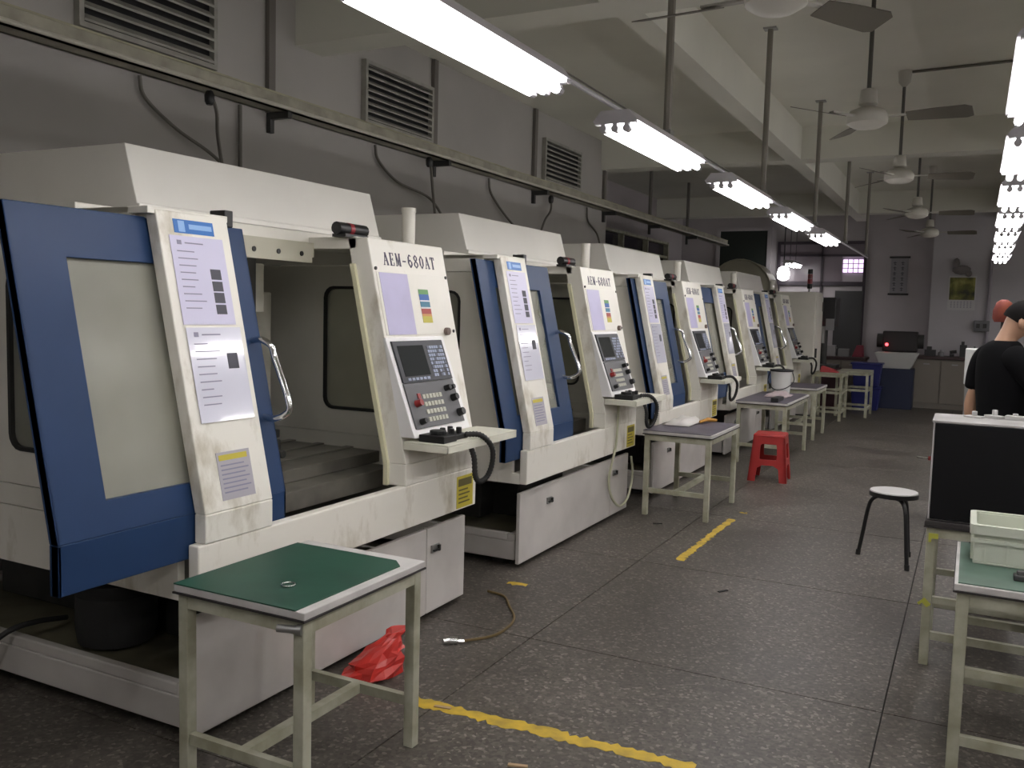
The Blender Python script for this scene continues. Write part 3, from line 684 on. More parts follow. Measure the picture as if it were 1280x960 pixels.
# things on the slate tables
def rag(loc, size, m_, label, seed):
    r = random.Random(seed); mb = MB(); n = 9; vs = []; fs = []
    for i in range(n):
        for j in range(n):
            u, v = i/(n-1)-.5, j/(n-1)-.5; e = max(0, 1-2*max(abs(u), abs(v)))
            vs.append((u*size[0]+r.uniform(-.01, .01), v*size[1]+r.uniform(-.01, .01), .004+size[2]*(min(1, e*2.2))*(.4+.6*r.random())))
    for i in range(n-1):
        for j in range(n-1): a = i*n+j; fs.append((a, a+n, a+n+1, a+1))
    mb.add(vs, fs); o = part('rag', mb, m_, None, 80, loc=loc); sd = o.modifiers.new('solid', 'SOLIDIFY'); sd.thickness = .004; sd.offset = 1
    return tag(o, label, 'rag')
rag((-2.12, 7.35, .681), (.22, .5, .05), mat('white_cloth', (.62, .60, .57), .8), 'crumpled white cloth lying on the slate grey table', 3)
mb = MB(); mb.tube(curve([(0, 0, .012), (.05, .06, .03), (.03, .14, .02), (.09, .2, .012)], 6), [.012, .013, .013, .014, .014, .014, .015, .015, .016, .016, .017, .017, .018, .018, .018, .016, .014, .013, .012][:19], 8)
tag(part('orange_glove', mb, mat('orange_cloth', (.55, .27, .05), .7), None, 60, loc=(-2.0, 7.4, .685)), 'orange brown strip lying beside the crumpled white cloth', 'cloth')
rag((-1.95, 10.55, .681), (.25, .4, .06), mat('pink_grey_cloth', (.38, .31, .31), .8), 'pinkish grey rag lying on the table behind the red stool', 5)
mb = MB(); mb.box(-.04, .04, -.16, .16, 0, .045); mb.cyl((0, .16, .022), (0, .26, .022), .015)
tag(part('black_tool', mb, black, None, bevel=.006, loc=(-1.85, 9.95, .68)), 'black hand tool lying on the table behind the red stool', 'tool')
jg = thing('bucket', 'white plastic bucket with a dark rim standing on the slate table behind the red stool', 'bucket', (-2.0, 10.95, .68))
mb = MB(); mb.lathe([(.10, 0), (.125, .26), (.13, .28), (.115, .28), (.09, .02)], (0, 0, 0), 20); part('body', mb, mat('white_plastic', (.72, .72, .70), .4), jg, 40)
mb = MB(); mb.tube([((.125)*math.cos(a*math.pi/10), (.125)*math.sin(a*math.pi/10), .28) for a in range(20)], .014, 6, closed=True); part('rim', mb, black, jg, 60)
mb = MB(); mb.tube(curve([(-.125, 0, .27), (-.15, -.03, .15), (-.05, -.14, .06), (.08, -.14, .08), (.15, -.03, .16), (.125, 0, .27)], 6), .006, 6); part('bucket_handle', mb, black, jg, 60)

# ------------------------------------------------------------------ stools
st = thing('plastic_stool', 'red plastic stool standing by the slate grey tables', 'stool', (-1.70, 8.93, 0), math.radians(4))
H = .46; tw, bw = .145, .185
mb = MB(); mb.hexa([(-tw-.008, -tw-.008, H-.03), (tw+.008, -tw-.008, H-.03), (tw+.008, tw+.008, H-.03), (-tw-.008, tw+.008, H-.03), (-tw, -tw, H), (tw, -tw, H), (tw, tw, H), (-tw, tw, H)])
part('seat', mb, red_p, st, bevel=.012)
for k in range(4):
    def fn(p, tt):
        f_ = 1-p[1]/H; wd = tw+(bw-tw)*f_; x_ = p[0]*wd; y_ = -(wd)+.018*tt
        c_, s_ = [(1, 0), (0, 1), (-1, 0), (0, -1)][k]; return (x_*c_-y_*s_, x_*s_+y_*c_, p[1])
    m_ = MB(); m_.plate([(-1, 0), (-.62, 0), (-.58, .13), (-.3, .16), (.3, .16), (.58, .13), (.62, 0), (1, 0), (1, H-.02), (-1, H-.02)], [rrect(-.5, .5, .215, .365, .05, 3)], fn)
    part('leg_panel', m_, red_p, st)
st = thing('round_stool', 'round white-topped stool with black tube legs standing in the aisle', 'stool', (-.40, 6.35, 0))
mb = MB(); mb.lathe([(.14, .462), (.148, .468), (.146, .474)], (0, 0, 0), 28); part('seat_top', mb, mat('white_laminate', (.62, .61, .60), .4), st, 30)
mb = MB(); mb.lathe([(.13, .435), (.152, .438), (.153, .466), (.146, .468)], (0, 0, 0), 28); part('seat_rim', mb, black, st, 30)
for a in (162, -58, 62):
    c_, s_ = math.cos(math.radians(a)), math.sin(math.radians(a)); m_ = MB()
    m_.tube(curve([(.02*c_, .02*s_, .428), (.09*c_, .09*s_, .425), (.14*c_, .14*s_, .395), (.165*c_, .165*s_, .33), (.19*c_, .19*s_, .17), (.215*c_, .215*s_, .012)], 5), .013, 10); part('leg', m_, black, st, 60)
    m_ = MB(); m_.cyl((.214*c_, .214*s_, .035), (.217*c_, .217*s_, 0), .016, 10); part('rubber_foot', m_, rubber, st, 40)

# ------------------------------------------------------------------ right-hand things
bx = thing('black_box', 'wide white-topped box with a plain black front on the table beside the person', 'box', (-.140, 4.50, .685))
mb = MB(); mb.box(.004, 1.0, .012, .36, 0, .452); part('body', mb, mat('box_white', (.62, .60, .60), .5), bx, bevel=.004)
mb = MB(); mb.box(.012, 1.0, 0, .012, .006, .448); part('front_panel', mb, mat('matt_black_board', (.006, .006, .007), .6, spec=.2), bx, bevel=.003)
mb = MB(); mb.box(0, 1.005, .0, .37, .452, .46); part('top_board', mb, mat('box_top', (.42, .41, .40), .6, var=.2), bx)
mb = MB(); mb.cyl((.0, .1, .27), (-.012, .1, .27), .01, 8, 1); mb.cyl((-.012, .1, .27), (-.06, .1, .272), .0045, 8, 0); part('toggle', mb, [chrome, red_b], bx, 40, label='thin metal toggle with red base')
r = random.Random(4)
for k in range(4):
    m_ = MB(); m_.box(-.04, .04, -.025, .025, 0, .008+.006*(k % 3)); m_.cyl((0, 0, .008), (0, 0, .03+.01*(k % 2)), .012, 8)
    o = part('small_fixture', m_, mat('pale_metal', (.55, .54, .53), .4, .5), None, bevel=.002, loc=(.03+.085*k, 4.78+.02*(k % 2), 1.145)); o.rotation_euler = (0, 0, r.uniform(-1, 1))
    tag(o, 'small pale metal part on the black-fronted box, %s from its toggle side' % ORD[k], 'metal part', 'metal parts on the box')

cr = thing('plastic_crate', 'white plastic crate with ribbed sides on the worn green mat', 'crate', (.05, 3.76, .69))
W, D, H = .5, .27, .145
mb = MB()
mb.box(0, W, 0, D, 0, .008); mb.box(0, W, 0, .008, .008, H); mb.box(0, W, D-.008, D, .008, H); mb.box(0, .008, .008, D-.008, .008, H); mb.box(W-.008, W, .008, D-.008, .008, H)
part('body', mb, crate_m, cr, bevel=.003)
mb = MB(); mb.plate(rrect(-.015, W+.015, -.015, D+.015, .02), [rrect(.006, W-.006, .006, D-.006, .015)], lambda p, t: (p[0], p[1], H-.03+.035*t)); part('rim', mb, crate_m, cr)
mb = MB(); mb.plate(rrect(-.01, W+.01, -.01, D+.01, .015), [rrect(.004, W-.004, .004, D-.004, .01)], lambda p, t: (p[0], p[1], H-.062+.014*t)); part('lower_rim', mb, crate_m, cr)
for k in range(7):
    m_ = MB(); m_.box(.04+.07*k, .047+.07*k, -.008, .0, .004, H-.06); part('rib', m_, crate_m, cr)
for k in range(3):
    m_ = MB(); m_.box(-.008, 0, .05+.07*k, .057+.07*k, .004, H-.06); part('rib', m_, crate_m, cr)
mb = MB(); mb.box(-.05, .05, -.025, .025, 0, .02); mb.cyl((-.04, 0, .02), (.05, .01, .03), .014, 8); o = part('dark_part', mb, iron, None, bevel=.004, loc=(.23, 3.6, .69)); tag(o, 'small dark metal part on the worn green mat before the crate', 'metal part')
for i, (x, y, z) in enumerate(((-.105, 4.485, .615), (-.02, 4.488, .37), (-.12, 4.487, .3))):
    m_ = MB(); m_.box(-.02, .02, -.002, .001, -.012, .012); m_.box(-.02, -.008, -.002, .001, -.03, -.012)
    if i == 1: continue
    o = part('yellow_tape', m_, mat('yellow_tape', (.5, .5, .08), .5), None, loc=(x, y, z)); o.rotation_euler = (0, .4*i, 0)
    tag(o, ['torn yellow tape stuck high on the leg under the black-fronted box', '', 'torn yellow tape stuck low on the leg under the black-fronted box'][i], 'tape')

# ------------------------------------------------------------------ floor things
def stripe(label, p, q, wd, seed, gaps=()):
    r = random.Random(seed); p, q = Vector(p), Vector(q); L = (q-p).length; t = (q-p)/L; nn = Vector((-t.y, t.x)); k = int(L/.02)
    mb = MB()
    edge = lambda: r.uniform(-.012, .010)
    prev = None
    for i in range(k+1):
        s = i*.02; drop = any(a < s < b for a, b in gaps)
        e0 = edge()-(.012 if r.random() < .12 else 0); e1 = edge()-(.012 if r.random() < .12 else 0)
        a = p+t*s-nn*(wd/2+e0); b = p+t*s+nn*(wd/2+e1); c = nn*r.uniform(-.2, .2)*wd
        cur = (a, b)
        if prev and not drop:
            mb.hexa([(prev[0].x, prev[0].y, 0), (cur[0].x, cur[0].y, 0), (cur[1].x, cur[1].y, 0), (prev[1].x, prev[1].y, 0)]+[(v.x, v.y, .0012) for v in (prev[0], cur[0], cur[1], prev[1])])
        prev = cur
    tag(part('floor_stripe', mb, yellow_paint), label, 'floor marking')
stripe('worn yellow paint stripe crossing the floor from the green-topped table', (-2.2, 2.97), (-.78, 3.02), .075, 1)
stripe('worn yellow paint stripe along the aisle by the slate grey table', (-1.615, 5.6), (-1.595, 6.98), .06, 2)
stripe('short yellow paint dab on the floor by the second machine corner', (-2.34, 4.58), (-2.22, 4.60), .05, 3)
stripe('tiny yellow paint dab beyond the end of the aisle stripe', (-1.6, 7.25), (-1.53, 7.27), .05, 4)
# red bag
mb = MB(); r = random.Random(11); n = 14; rings = 9; vs = []; fs = []
for i in range(rings):
    h_ = i/(rings-1); rad = [.13, .135, .125, .12, .105, .085, .06, .04, .055][i]
    for j in range(n):
        a = 2*math.pi*j/n; rr = rad*(1+r.uniform(-.16, .16))
        vs.append((rr*math.cos(a)*.8+.02*h_, rr*math.sin(a)*1.15+.16*h_*h_, .002+.15*h_**.9+r.uniform(-.006, .006)*(0 < i)))
for i in range(rings-1):
    for j in range(n): fs.append((i*n+j, i*n+(j+1) % n, (i+1)*n+(j+1) % n, (i+1)*n+j))
fs.append(tuple(range(n))[::-1]); fs.append(tuple(range((rings-1)*n, rings*n)))
mb.add(vs, fs); tag(part('plastic_bag', mb, bag_m, loc=(-2.24, 3.12, 0)), 'crumpled red plastic bag on the floor at the foot of the open machine', 'bag')
hs = thing('air_hose', 'thin brown air hose with a steel coupling lying on the floor', 'hose', (-2.13, 3.58, 0))
mb = MB(); mb.tube(curve([(.03, .02, .012), (.13, .18, .008), (.14, .34, .008), (.1, .48, .008), (.0, .62, .008), (-.1, .75, .008), (-.22, .78, .01)], 8), .007, 6); part('tube', mb, mat('brown_hose', (.17, .12, .05), .5), hs, 60)
mb = MB(); mb.cyl((-.02, -.03, .018), (0, 0, .018), .014, 10); mb.cyl((0, 0, .018), (.03, .02, .016), .018, 10); mb.cyl((.03, .02, .016), (.05, .045, .012), .01, 8); part('coupling', mb, chrome, hs, 40)
for (x, y, a, l) in ((-1.33, 2.72, .3, 'small tan splinter on the floor before the yellow stripe'), (-1.8, 2.98, .2, 'small tan splinter beside the green table leg'), (-1.2, 5.1, 1.0, 'small dark chip on the open aisle floor'), (-2.05, 6.5, .4, 'small black chip on the floor by the second machine')):
    m_ = MB(); m_.box(-.035, .035, -.008, .008, 0, .006); o = part('floor_scrap', m_, mat('tan_wood', (.4, .28, .16), .7) if 'tan' in l else rubber, None, loc=(x, y, 0)); o.rotation_euler = (0, 0, a); tag(o, l, 'scrap')

# ------------------------------------------------------------------ far end
cb = thing('tall_cabinet', 'tall white cabinet standing at the end of the machine row', 'cabinet', (-3.2, 14.95, 0))
mb = MB(); mb.box(0, .94, 0, .75, .03, 2.0); part('body', mb, white, cb, bevel=.01)
mb = MB(); mb.box(.94, .955, .04, .71, .1, 1.93); d = part('door', mb, white, cb, bevel=.004)
mb = MB(); mb.box(.955, .985, .06, .09, .95, 1.1); mb.box(.955, .97, .64, .70, 1.7, 1.85); part('handle', mb, iron, d)
mb = MB(); mb.box(.05, .9, .05, .7, 0, .03); part('plinth', mb, iron, cb)
dm = thing('round_top_machine', 'cream machine housing with a round top behind the last milling machine', 'machine', (-3.75, 16.1, 0))
mb = MB(); mb.prism([(-.55, .0), (.55, .0), (.55, 2.03)]+[(.55*math.cos(math.radians(a)), 2.03+.55*math.sin(math.radians(a))) for a in range(12, 180, 12)]+[(-.55, 2.03)], 'y', 0, .7); part('body', mb, mat('dull_cream', (.50, .48, .38), .5), dm)
mb = MB(); mb.tube([(.555, -.01, .3), (.555, -.01, 2.03)]+[(.555*math.cos(math.radians(a)), -.01, 2.03+.555*math.sin(math.radians(a))) for a in range(12, 180, 12)]+[(-.555, -.01, 2.03), (-.555, -.01, .3)], .018, 6); part('edge_trim', mb, mat('trim_cream', (.55, .53, .42), .4), dm, 60)
# dark opening and partition in the back wall
dn = bpy.data.objects.new('door_1', None); COL.objects.link(dn); dn['kind'] = 'structure'; dn['label'] = 'tall dark shuttered doorway in the far wall'; dn['category'] = 'door'
mb = MB(); mb.box(-4.86, -3.88, YB-.03, YB, 0, 3.35); part('shutter', mb, mat('dark_green_shutter', (.018, .024, .02), .5), dn)
mb = MB(); mb.box(-4.94, -4.86, YB-.06, YB, 0, 3.43); mb.box(-3.88, -3.80, YB-.06, YB, 0, 3.43); mb.box(-4.86, -3.88, YB-.06, YB, 3.35, 3.43); part('door_frame', mb, far_wall_m, dn)
wn = bpy.data.objects.new('window_2', None); COL.objects.link(wn); wn['kind'] = 'structure'; wn['label'] = 'framed partition with a lit window pane beside the dark door'; wn['category'] = 'window'
mb = MB()
for (a, b, c, d) in ((-3.66, -3.6, 0, 3.12), (-2.0, -1.95, 0, 3.12), (-2.80, -2.76, 2.1, 3.06), (-3.6, -2.0, 3.06, 3.12), (-3.6, -2.0, 2.24, 2.32), (-3.6, -2.0, 2.82, 2.86)): mb.box(a, b, YB-.06, YB, c, d)
part('partition_frame', mb, mat('dark_purple_frame', (.04, .03, .04), .5), wn)
mb = MB(); mb.box(-2.38, -2.0, YB-.03, YB-.012, 2.50, 2.77); part('lit_pane', mb, mat('lit_pane', (.7, .65, .75), .4, emis=(.85, .62, .95), strength=.9), wn, label='lit lilac window pane')
mb = MB()
for k in range(1, 4): mb.box(-2.38+.095*k-.006, -2.38+.095*k+.006, YB-.04, YB-.03, 2.5, 2.77)
for k in range(0, 4): mb.box(-2.40, -1.99, YB-.042, YB-.028, 2.49+.09*k, 2.502+.09*k)
part('window_bars', mb, mat('bar_violet', (.12, .09, .14), .5), wn)
for (a, b, c, d) in ((-3.6, -2.80, 2.32, 2.82), (-2.76, -2.4, 2.32, 2.82), (-3.6, -2.8, 2.86, 3.06), (-2.76, -2.0, 2.86, 3.06)):
    m_ = MB(); m_.box(a, b, YB-.03, YB-.02, c, d); part('pane', m_, mat('purple_grey_pane', (.20, .17, .19), .25), wn)
dn = bpy.data.objects.new('door_2', None); COL.objects.link(dn); dn['kind'] = 'structure'; dn['label'] = 'plain dark grey door under the partition'; dn['category'] = 'door'
mb = MB(); mb.box(-2.5, -1.98, YB-.07, YB-.02, 0, 2.14); part('door_leaf', mb, mat('dark_door', (.05, .05, .052), .5), dn)
mb = MB(); mb.cyl((-2.42, YB-.07, 1.0), (-2.42, YB-.12, 1.0), .02, 8); part('door_handle', mb, steel, dn, 40)
lp = thing('round_lamp', 'round glowing lamp in front of the far partition', 'lamp', (-3.48, 18.7, 2.32))
mb = MB(); mb.lathe([(.04, .0), (.11, .04), (.13, .14), (.10, .25), (.04, .29)], (0, 0, 0), 16); part('globe', mb, mat('lamp_glow', (1, 1, 1), .4, emis=(1, 1, 1), strength=3), lp, 40)
mb = MB(); mb.cyl((0, 0, .29), (0, 0, ZS-2.32), .012, 8); part('stem', mb, black, lp, 40)
ft = fixture(-3.2, 17.6, 2.62, 1.0, 'short fluorescent light hung before the far partition', None)
for yy in (.2, .8):
    m_ = MB(); m_.cyl((0, yy, .05), (0, yy, ZS-2.62), .006, 6); part('suspension_wire', m_, black, ft, 40)
tl = thing('signal_tower', 'slim red and grey signal light post by the far partition', 'signal light', (-2.72, 17.2, 0))
mb = MB(); mb.cyl((0, 0, .05), (0, 0, 2.12), .02, 10); mb.lathe([(.14, 0), (.14, .04), (.03, .06)], (0, 0, 0), 14); part('post', mb, steel, tl, 40)
for k, mm in enumerate((black, mat('signal_red', (.4, .02, .04), .3), mat('signal_rose', (.35, .08, .09), .3), black)):
    m_ = MB(); m_.cyl((0, 0, 2.12+.09*k), (0, 0, 2.205+.09*k), .045, 12); part('lens', m_, mm, tl, 40)
# drill press like dark machine
dp = thing('drill_press', 'dark bench machine with a grey head standing by the plain dark door', 'machine', (-2.35, 16.6, 0))
mb = MB(); mb.box(-.35, .3, -.25, .3, 0, .72); part('cabinet', mb, mat('dark_maroon', (.06, .02, .03), .5), dp, bevel=.01)
mb = MB(); mb.box(-.32, .27, -.22, .27, .72, .78); part('table', mb, iron, dp, bevel=.006)
mb = MB(); mb.cyl((0, .12, .78), (0, .12, 1.5), .06, 14); part('column', mb, iron, dp, 40)
mb = MB(); mb.box(-.25, .22, -.2, .28, 1.45, 1.95); part('head', mb, mat('charcoal', (.025, .025, .027), .4), dp, bevel=.02)
mb = MB(); mb.box(.06, .2, -.215, -.2, 1.38, 1.58); part('gauge_plate', mb, mat('plate_pale', (.30, .30, .31), .5), dp, bevel=.004)
mb = MB(); mb.ball((-.02, -.21, 1.5), .018, 8); part('indicator', mb, mat('red_led', (.6, .02, .02), .3, emis=(1, .05, .06), strength=4), dp, 60)
mb = MB(); mb.cyl((0, -.08, 1.45), (0, -.08, 1.15), .04, 12); part('spindle', mb, steel, dp, 40)
# workbenches along the far wall
def bench(x0, x1, y0, y1, h, label, n):
    t = thing('workbench', label, 'workbench', (x0, y0, 0)); W, D = x1-x0, y1-y0
    m_ = MB(); m_.box(-.03, W+.03, -.03, D, h-.05, h); part('worktop', m_, mat('maroon_top', (.05, .025, .025), .5), t, bevel=.005)
    m_ = MB(); m_.box(0, W, .02, D, .0, h-.05); part('body', m_, mat('bench_taupe', (.20, .18, .155), .6), t)
    for k in range(n):
        m_ = MB(); m_.box(k*W/n+.01, (k+1)*W/n-.01, 0, .02, .1, h-.07); d = part('cabinet_door', m_, mat('bench_taupe2', (.22, .195, .165), .6), t, bevel=.004)
        m_ = MB(); m_.box((k+.5)*W/n-.05, (k+.5)*W/n+.05, -.02, 0, h-.15, h-.13); part('handle', m_, steel, d)
bench(-.95, .9, 17.9, 18.55, .95, 'taupe cabinet workbench with dark top below the calendar', 4)
bench(-2.55, -1.76, 17.6, 18.3, .88, 'dark-topped low bench in front of the plain dark door', 2)
r = random.Random(8)
for k in range(9):
    x = -.68+.18*k; hh = .08+.14*r.random(); rr = .03+.03*r.random(); m_ = MB()
    if k % 3 == 0: m_.box(-rr*1.6, rr*1.6, -.06, .06, 0, hh); m_.box(-rr, rr*.4, -.04, .04, hh, hh+.06)
    elif k % 3 == 1: m_.lathe([(rr, 0), (rr, hh*.7), (rr*.5, hh*.85), (rr*.4, hh*1.2)], (0, 0, 0), 12)
    else: m_.box(-rr, rr, -.05, .05, 0, hh*.5); m_.cyl((-rr, 0, hh*.5+.03), (rr*2, 0, hh*.5+.05), .03, 10)
    o = part('bench_item', m_, [mat('item_dark', (.03, .03, .032), .5), mat('item_grey', (.25, .25, .26), .5), mat('item_black', (.015, .015, .015), .5)][k % 3], None, 40, loc=(x, 18.15, .95))
    tag(o, '%s on the taupe workbench, %s from the white basin' % (['dark stepped block', 'grey bottle', 'black clamp'][k % 3], ORD[k]), 'tool', 'small items on the taupe workbench')
for k, (x, h_, m_n, c_) in enumerate(((-2.4, .2, 'pale_box', (.35, .34, .34)), (-2.15, .14, 'grey_box', (.22, .22, .22)), (-1.9, .22, 'maroon_item', (.22, .03, .05)))):
    m_ = MB(); m_.prism([(-.1, 0), (.1, 0), (.08 if k == 2 else .1, h_), (-.02 if k == 2 else -.1, h_)], 'y', -.1, .1)
    tag(part('storage_box', m_, mat(m_n, c_, .6), None, bevel=.006, loc=(x, 17.95, .88)), ['pale grey box on the low dark-topped bench', 'mid grey box on the low dark-topped bench', 'maroon wedge-shaped item on the low dark-topped bench'][k], 'box')
bs = thing('basin_stand', 'white basin on a dark blue stand between the two benches', 'basin', (-1.2, 17.6, 0))
mb = MB(); mb.box(-.3, .3, -.25, .25, 0, .72); part('stand', mb, mat('navy_stand', (.015, .022, .06), .5), bs, bevel=.01)
mb = MB(); mb.hexa([(-.24, -.2, .72), (.24, -.2, .72), (.24, .2, .72), (-.24, .2, .72), (-.36, -.28, 1.0), (.36, -.28, 1.0), (.36, .28, 1.0), (-.36, .28, 1.0)]); part('basin', mb, mat('basin_white', (.6, .6, .58), .4), bs, bevel=.01)
gm = thing('grinder', 'dark grinder with a red pilot light behind the white basin', 'machine', (-1.3, 18.2, 0))
mb = MB(); mb.box(-.15, .15, -.1, .15, 0, 1.0); part('pedestal', mb, iron, gm, bevel=.01)
mb = MB(); mb.box(-.2, .4, -.12, .18, 1.0, 1.38); part('housing', mb, mat('grinder_dark', (.03, .025, .027), .5), gm, bevel=.02)
mb = MB(); mb.cyl((-.3, 0, 1.2), (-.2, 0, 1.2), .13, 16); part('wheel', mb, iron, gm, 40)
mb = MB(); mb.cyl((.4, 0, 1.2), (.5, 0, 1.2), .13, 16); part('wheel', mb, iron, gm, 40)
mb = MB(); mb.ball((-.12, -.13, 1.13), .03, 8); part('pilot_light', mb, MATS['red_led'], gm, 60)
for k, (x, y, z, lb) in enumerate(((-1.62, 16.9, 0, 'blue plastic bin on the floor before the low bench'), (-1.62, 16.9, .42, 'blue plastic bin stacked on top of another bin'))):
    m_ = MB(); m_.hexa([(-.2, -.16, z), (.2, -.16, z), (.2, .16, z), (-.2, .16, z), (-.24, -.2, z+.4), (.24, -.2, z+.4), (.24, .2, z+.4), (-.24, .2, z+.4)]); m_.box(-.26, .26, -.22, .22, z+.38, z+.41)
    tag(part('blue_bin', m_, mat('blue_bin', (.02, .025, .16), .45), None, bevel=.01, loc=(x, y, 0)), lb, 'bin')
# pale steel frames (racks) beyond the last machine
def rack(x0, x1, y0, y1, h, label):
    t = thing('steel_rack', label, 'rack', (x0, y0, 0)); W, D = x1-x0, y1-y0
    for (a, b) in ((0, 0), (W-.04, 0), (0, D-.04), (W-.04, D-.04)):
        m_ = MB(); m_.box(a, a+.04, b, b+.04, 0, h); part('post', m_, frame_m, t)
    for z in (.12, .42, h-.04):
        m_ = MB(); m_.box(.04, W-.04, 0, .035, z, z+.035); m_.box(.04, W-.04, D-.035, D, z, z+.035); m_.box(0, .035, .04, D-.04, z, z+.035); m_.box(W-.035, W, .04, D-.04, z, z+.035); part('rail_ring', m_, frame_m, t)
    m_ = MB(); m_.box(0, W, 0, D, h, h+.02); part('top_shelf', m_, frame_m, t)
rack(-2.2, -1.75, 14.6, 15.3, .72, 'cream tubular rack beside the tall white cabinet')
rack(-1.95, -1.45, 15.4, 16.2, .72, 'cream tubular rack standing before the blue bins')
mb = MB(); mb.hexa([(-.14, -.1, 0), (.14, -.1, 0), (.14, .1, 0), (-.14, .1, 0), (-.12, -.09, .1), (.05, -.09, .05), (.05, .09, .05), (-.12, .09, .1)])
tag(part('red_package', mb, mat('red_package', (.45, .05, .06), .5), None, bevel=.01, loc=(-1.98, 14.9, .74)), 'red package lying on the rack beside the tall white cabinet', 'package')
# scroll, calendar, ornaments on far wall
sc = thing('wall_scroll', 'grey hanging scroll with vertical dark characters on the far wall', 'scroll', (-1.50, YB, 2.09))
mb = MB(); mb.box(0, .31, -.012, -.002, 0, .71); part('sheet', mb, mat('scroll_grey', (.30, .29, .31), .7), sc)
mb = MB(); mb.cyl((-.03, -.02, .71), (.34, -.02, .71), .018, 8); mb.cyl((-.03, -.02, 0), (.34, -.02, 0), .018, 8); part('rollers', mb, iron, sc, 40)
mb = MB(); r = random.Random(2)
for cidx in range(2):
    for k in range(6):
        y_ = .6-.1*k; xx = .07+.14*cidx
        mb.box(xx-.03, xx+.03, -.0135, -.012, y_, y_+.012); mb.box(xx-.006, xx+.006, -.0135, -.012, y_-.04, y_+.03); mb.box(xx-.03+.02*r.random(), xx+.025, -.0135, -.012, y_-.035, y_-.025)
part('characters', mb, photo_ink, sc)
ca = thing('wall_calendar', 'wall calendar with a dark yellow green picture above a white date sheet', 'calendar', (-.46, YB-.4, 1.80))
mb = MB(); mb.box(0, .46, -.01, -.002, 0, .63); part('page', mb, mat('page_white', (.62, .61, .62), .6), ca)
def calpic():
    m = bpy.data.materials.new('calendar_picture'); m.use_nodes = True; nt = m.node_tree; b = nt.nodes['Principled BSDF']
    tc = nt.nodes.new('ShaderNodeTexCoord'); n = nt.nodes.new('ShaderNodeTexNoise'); n.inputs['Scale'].default_value = 5; n.inputs['Detail'].default_value = 3
    r_ = nt.nodes.new('ShaderNodeValToRGB'); e = r_.color_ramp.elements; e[0].position = .35; e[0].color = (.035, .035, .015, 1); e[1].position = .7; e[1].color = (.45, .42, .12, 1)
    q = r_.color_ramp.elements.new(.52); q.color = (.16, .16, .03, 1)
    nt.links.new(tc.outputs['Object'], n.inputs['Vector']); nt.links.new(n.outputs[0], r_.inputs[0]); nt.links.new(r_.outputs[0], b.inputs['Base Color']); return m
mb = MB(); mb.box(.02, .44, -.013, -.01, .19, .60); part('picture', mb, calpic(), ca)
mb = MB()
for i in range(5):
    for j in range(7): mb.box(.05+.054*j, .075+.054*j, -.0115, -.01, .15-.026*i, .16-.026*i)
part('dates', mb, ink, ca)
mb = MB(); mb.ball((0, -.05, .1), (.16, .05, .09), 10); mb.ball((-.09, -.05, .22), (.06, .05, .1), 8); mb.ball((.12, -.05, .03), (.06, .05, .06), 8)
tag(part('wall_ornament', mb, mat('ornament_grey', (.22, .20, .20), .6), None, 60, loc=(-.26, YB-.4, 2.44)), 'grey irregular ornament fixed to the wall above the calendar', 'ornament')
mb = MB(); mb.cyl((.22, YB-.44, 1.0), (.22, YB-.44, 2.9), .03, 10); tag(part('wall_pipe', mb, mat('pipe_mauve', (.35, .32, .36), .6), None, 40), 'vertical pipe on the pale end wall beside the calendar', 'pipe')
eb = thing('switch_box', 'small grey switch box on the pale end wall beside the pipe', 'switch box', (.0, YB-.4, 1.42))
mb = MB(); mb.box(0, .26, -.1, -.002, 0, .2); part('body', mb, mat('switch_grey', (.18, .18, .19), .5), eb, bevel=.01)
for a in (.04, .15):
    m_ = MB(); m_.box(a, a+.06, -.12, -.1, .06, .14); part('switch', m_, iron, eb)
# things beyond the person
ws = thing('white_board_stand', 'white panel on a thin grey stand behind the person', 'stand', (-.045, 8.0, 0))
mb = MB(); mb.box(0, .55, 0, .3, 1.10, 1.38); part('panel', mb, mat('stand_white', (.55, .56, .54), .5), ws, bevel=.006)
for (a, b) in ((0.01, .01), (.51, .01), (.01, .26), (.51, .26)):
    m_ = MB(); m_.box(a, a+.03, b, b+.03, 0, 1.10); part('leg', m_, steel, ws)
rj = thing('coat_stand', 'dark coat stand topped with an orange red cloth behind the person', 'coat stand', (.265, 10.5, 0))
mb = MB(); mb.cyl((0, 0, .02), (0, 0, 1.83), .02, 8); mb.lathe([(.2, 0), (.2, .02), (.03, .05)], (0, 0, 0), 14); part('stand_post', mb, iron, rj, 40)
mb = MB(); mb.lathe([(.08, -.12), (.10, -.08), (.10, .0), (.07, .08), (.03, .11)], (0, 0, 1.72), 14); part('red_cloth', mb, mat('jacket_red', (.26, .06, .03), .8, col2=(.16, .03, .03), scale=7), rj, 60)

# ------------------------------------------------------------------ the person
F = Vector((.90, .43, 0)).normalized(); Lf = Vector((-F.y, F.x, 0)); U = Vector((0, 0, 1)); PO = Vector((.15, 5.55, 0))
def B(f, l, u): return PO+F*f+Lf*l+U*u
person = thing('person', 'person in a black T-shirt bending over work behind the black-fronted box', 'person', PO)
def skin(name, verts, edges, radii, m_, sub=2, root=0, parent=person, label=None):
    me = bpy.data.meshes.new(name); me.from_pydata([v-PO for v in verts], edges, []); o = bpy.data.objects.new(name, me); COL.objects.link(o); o.parent = parent
    o.modifiers.new('skin', 'SKIN').use_smooth_shade = True
    for i, r in enumerate(radii):
        sv = me.skin_vertices[0].data[i]; sv.radius = r if isinstance(r, tuple) else (r, r); sv.use_root = (i == root)
    s_ = o.modifiers.new('sub', 'SUBSURF'); s_.levels = sub; s_.render_levels = sub
    me.materials.append(m_)
    if label: o['label'] = label
    return o
if not hasattr(bpy.types.Mesh, 'skin_vertices'): pass
def ensure_skin(me): pass
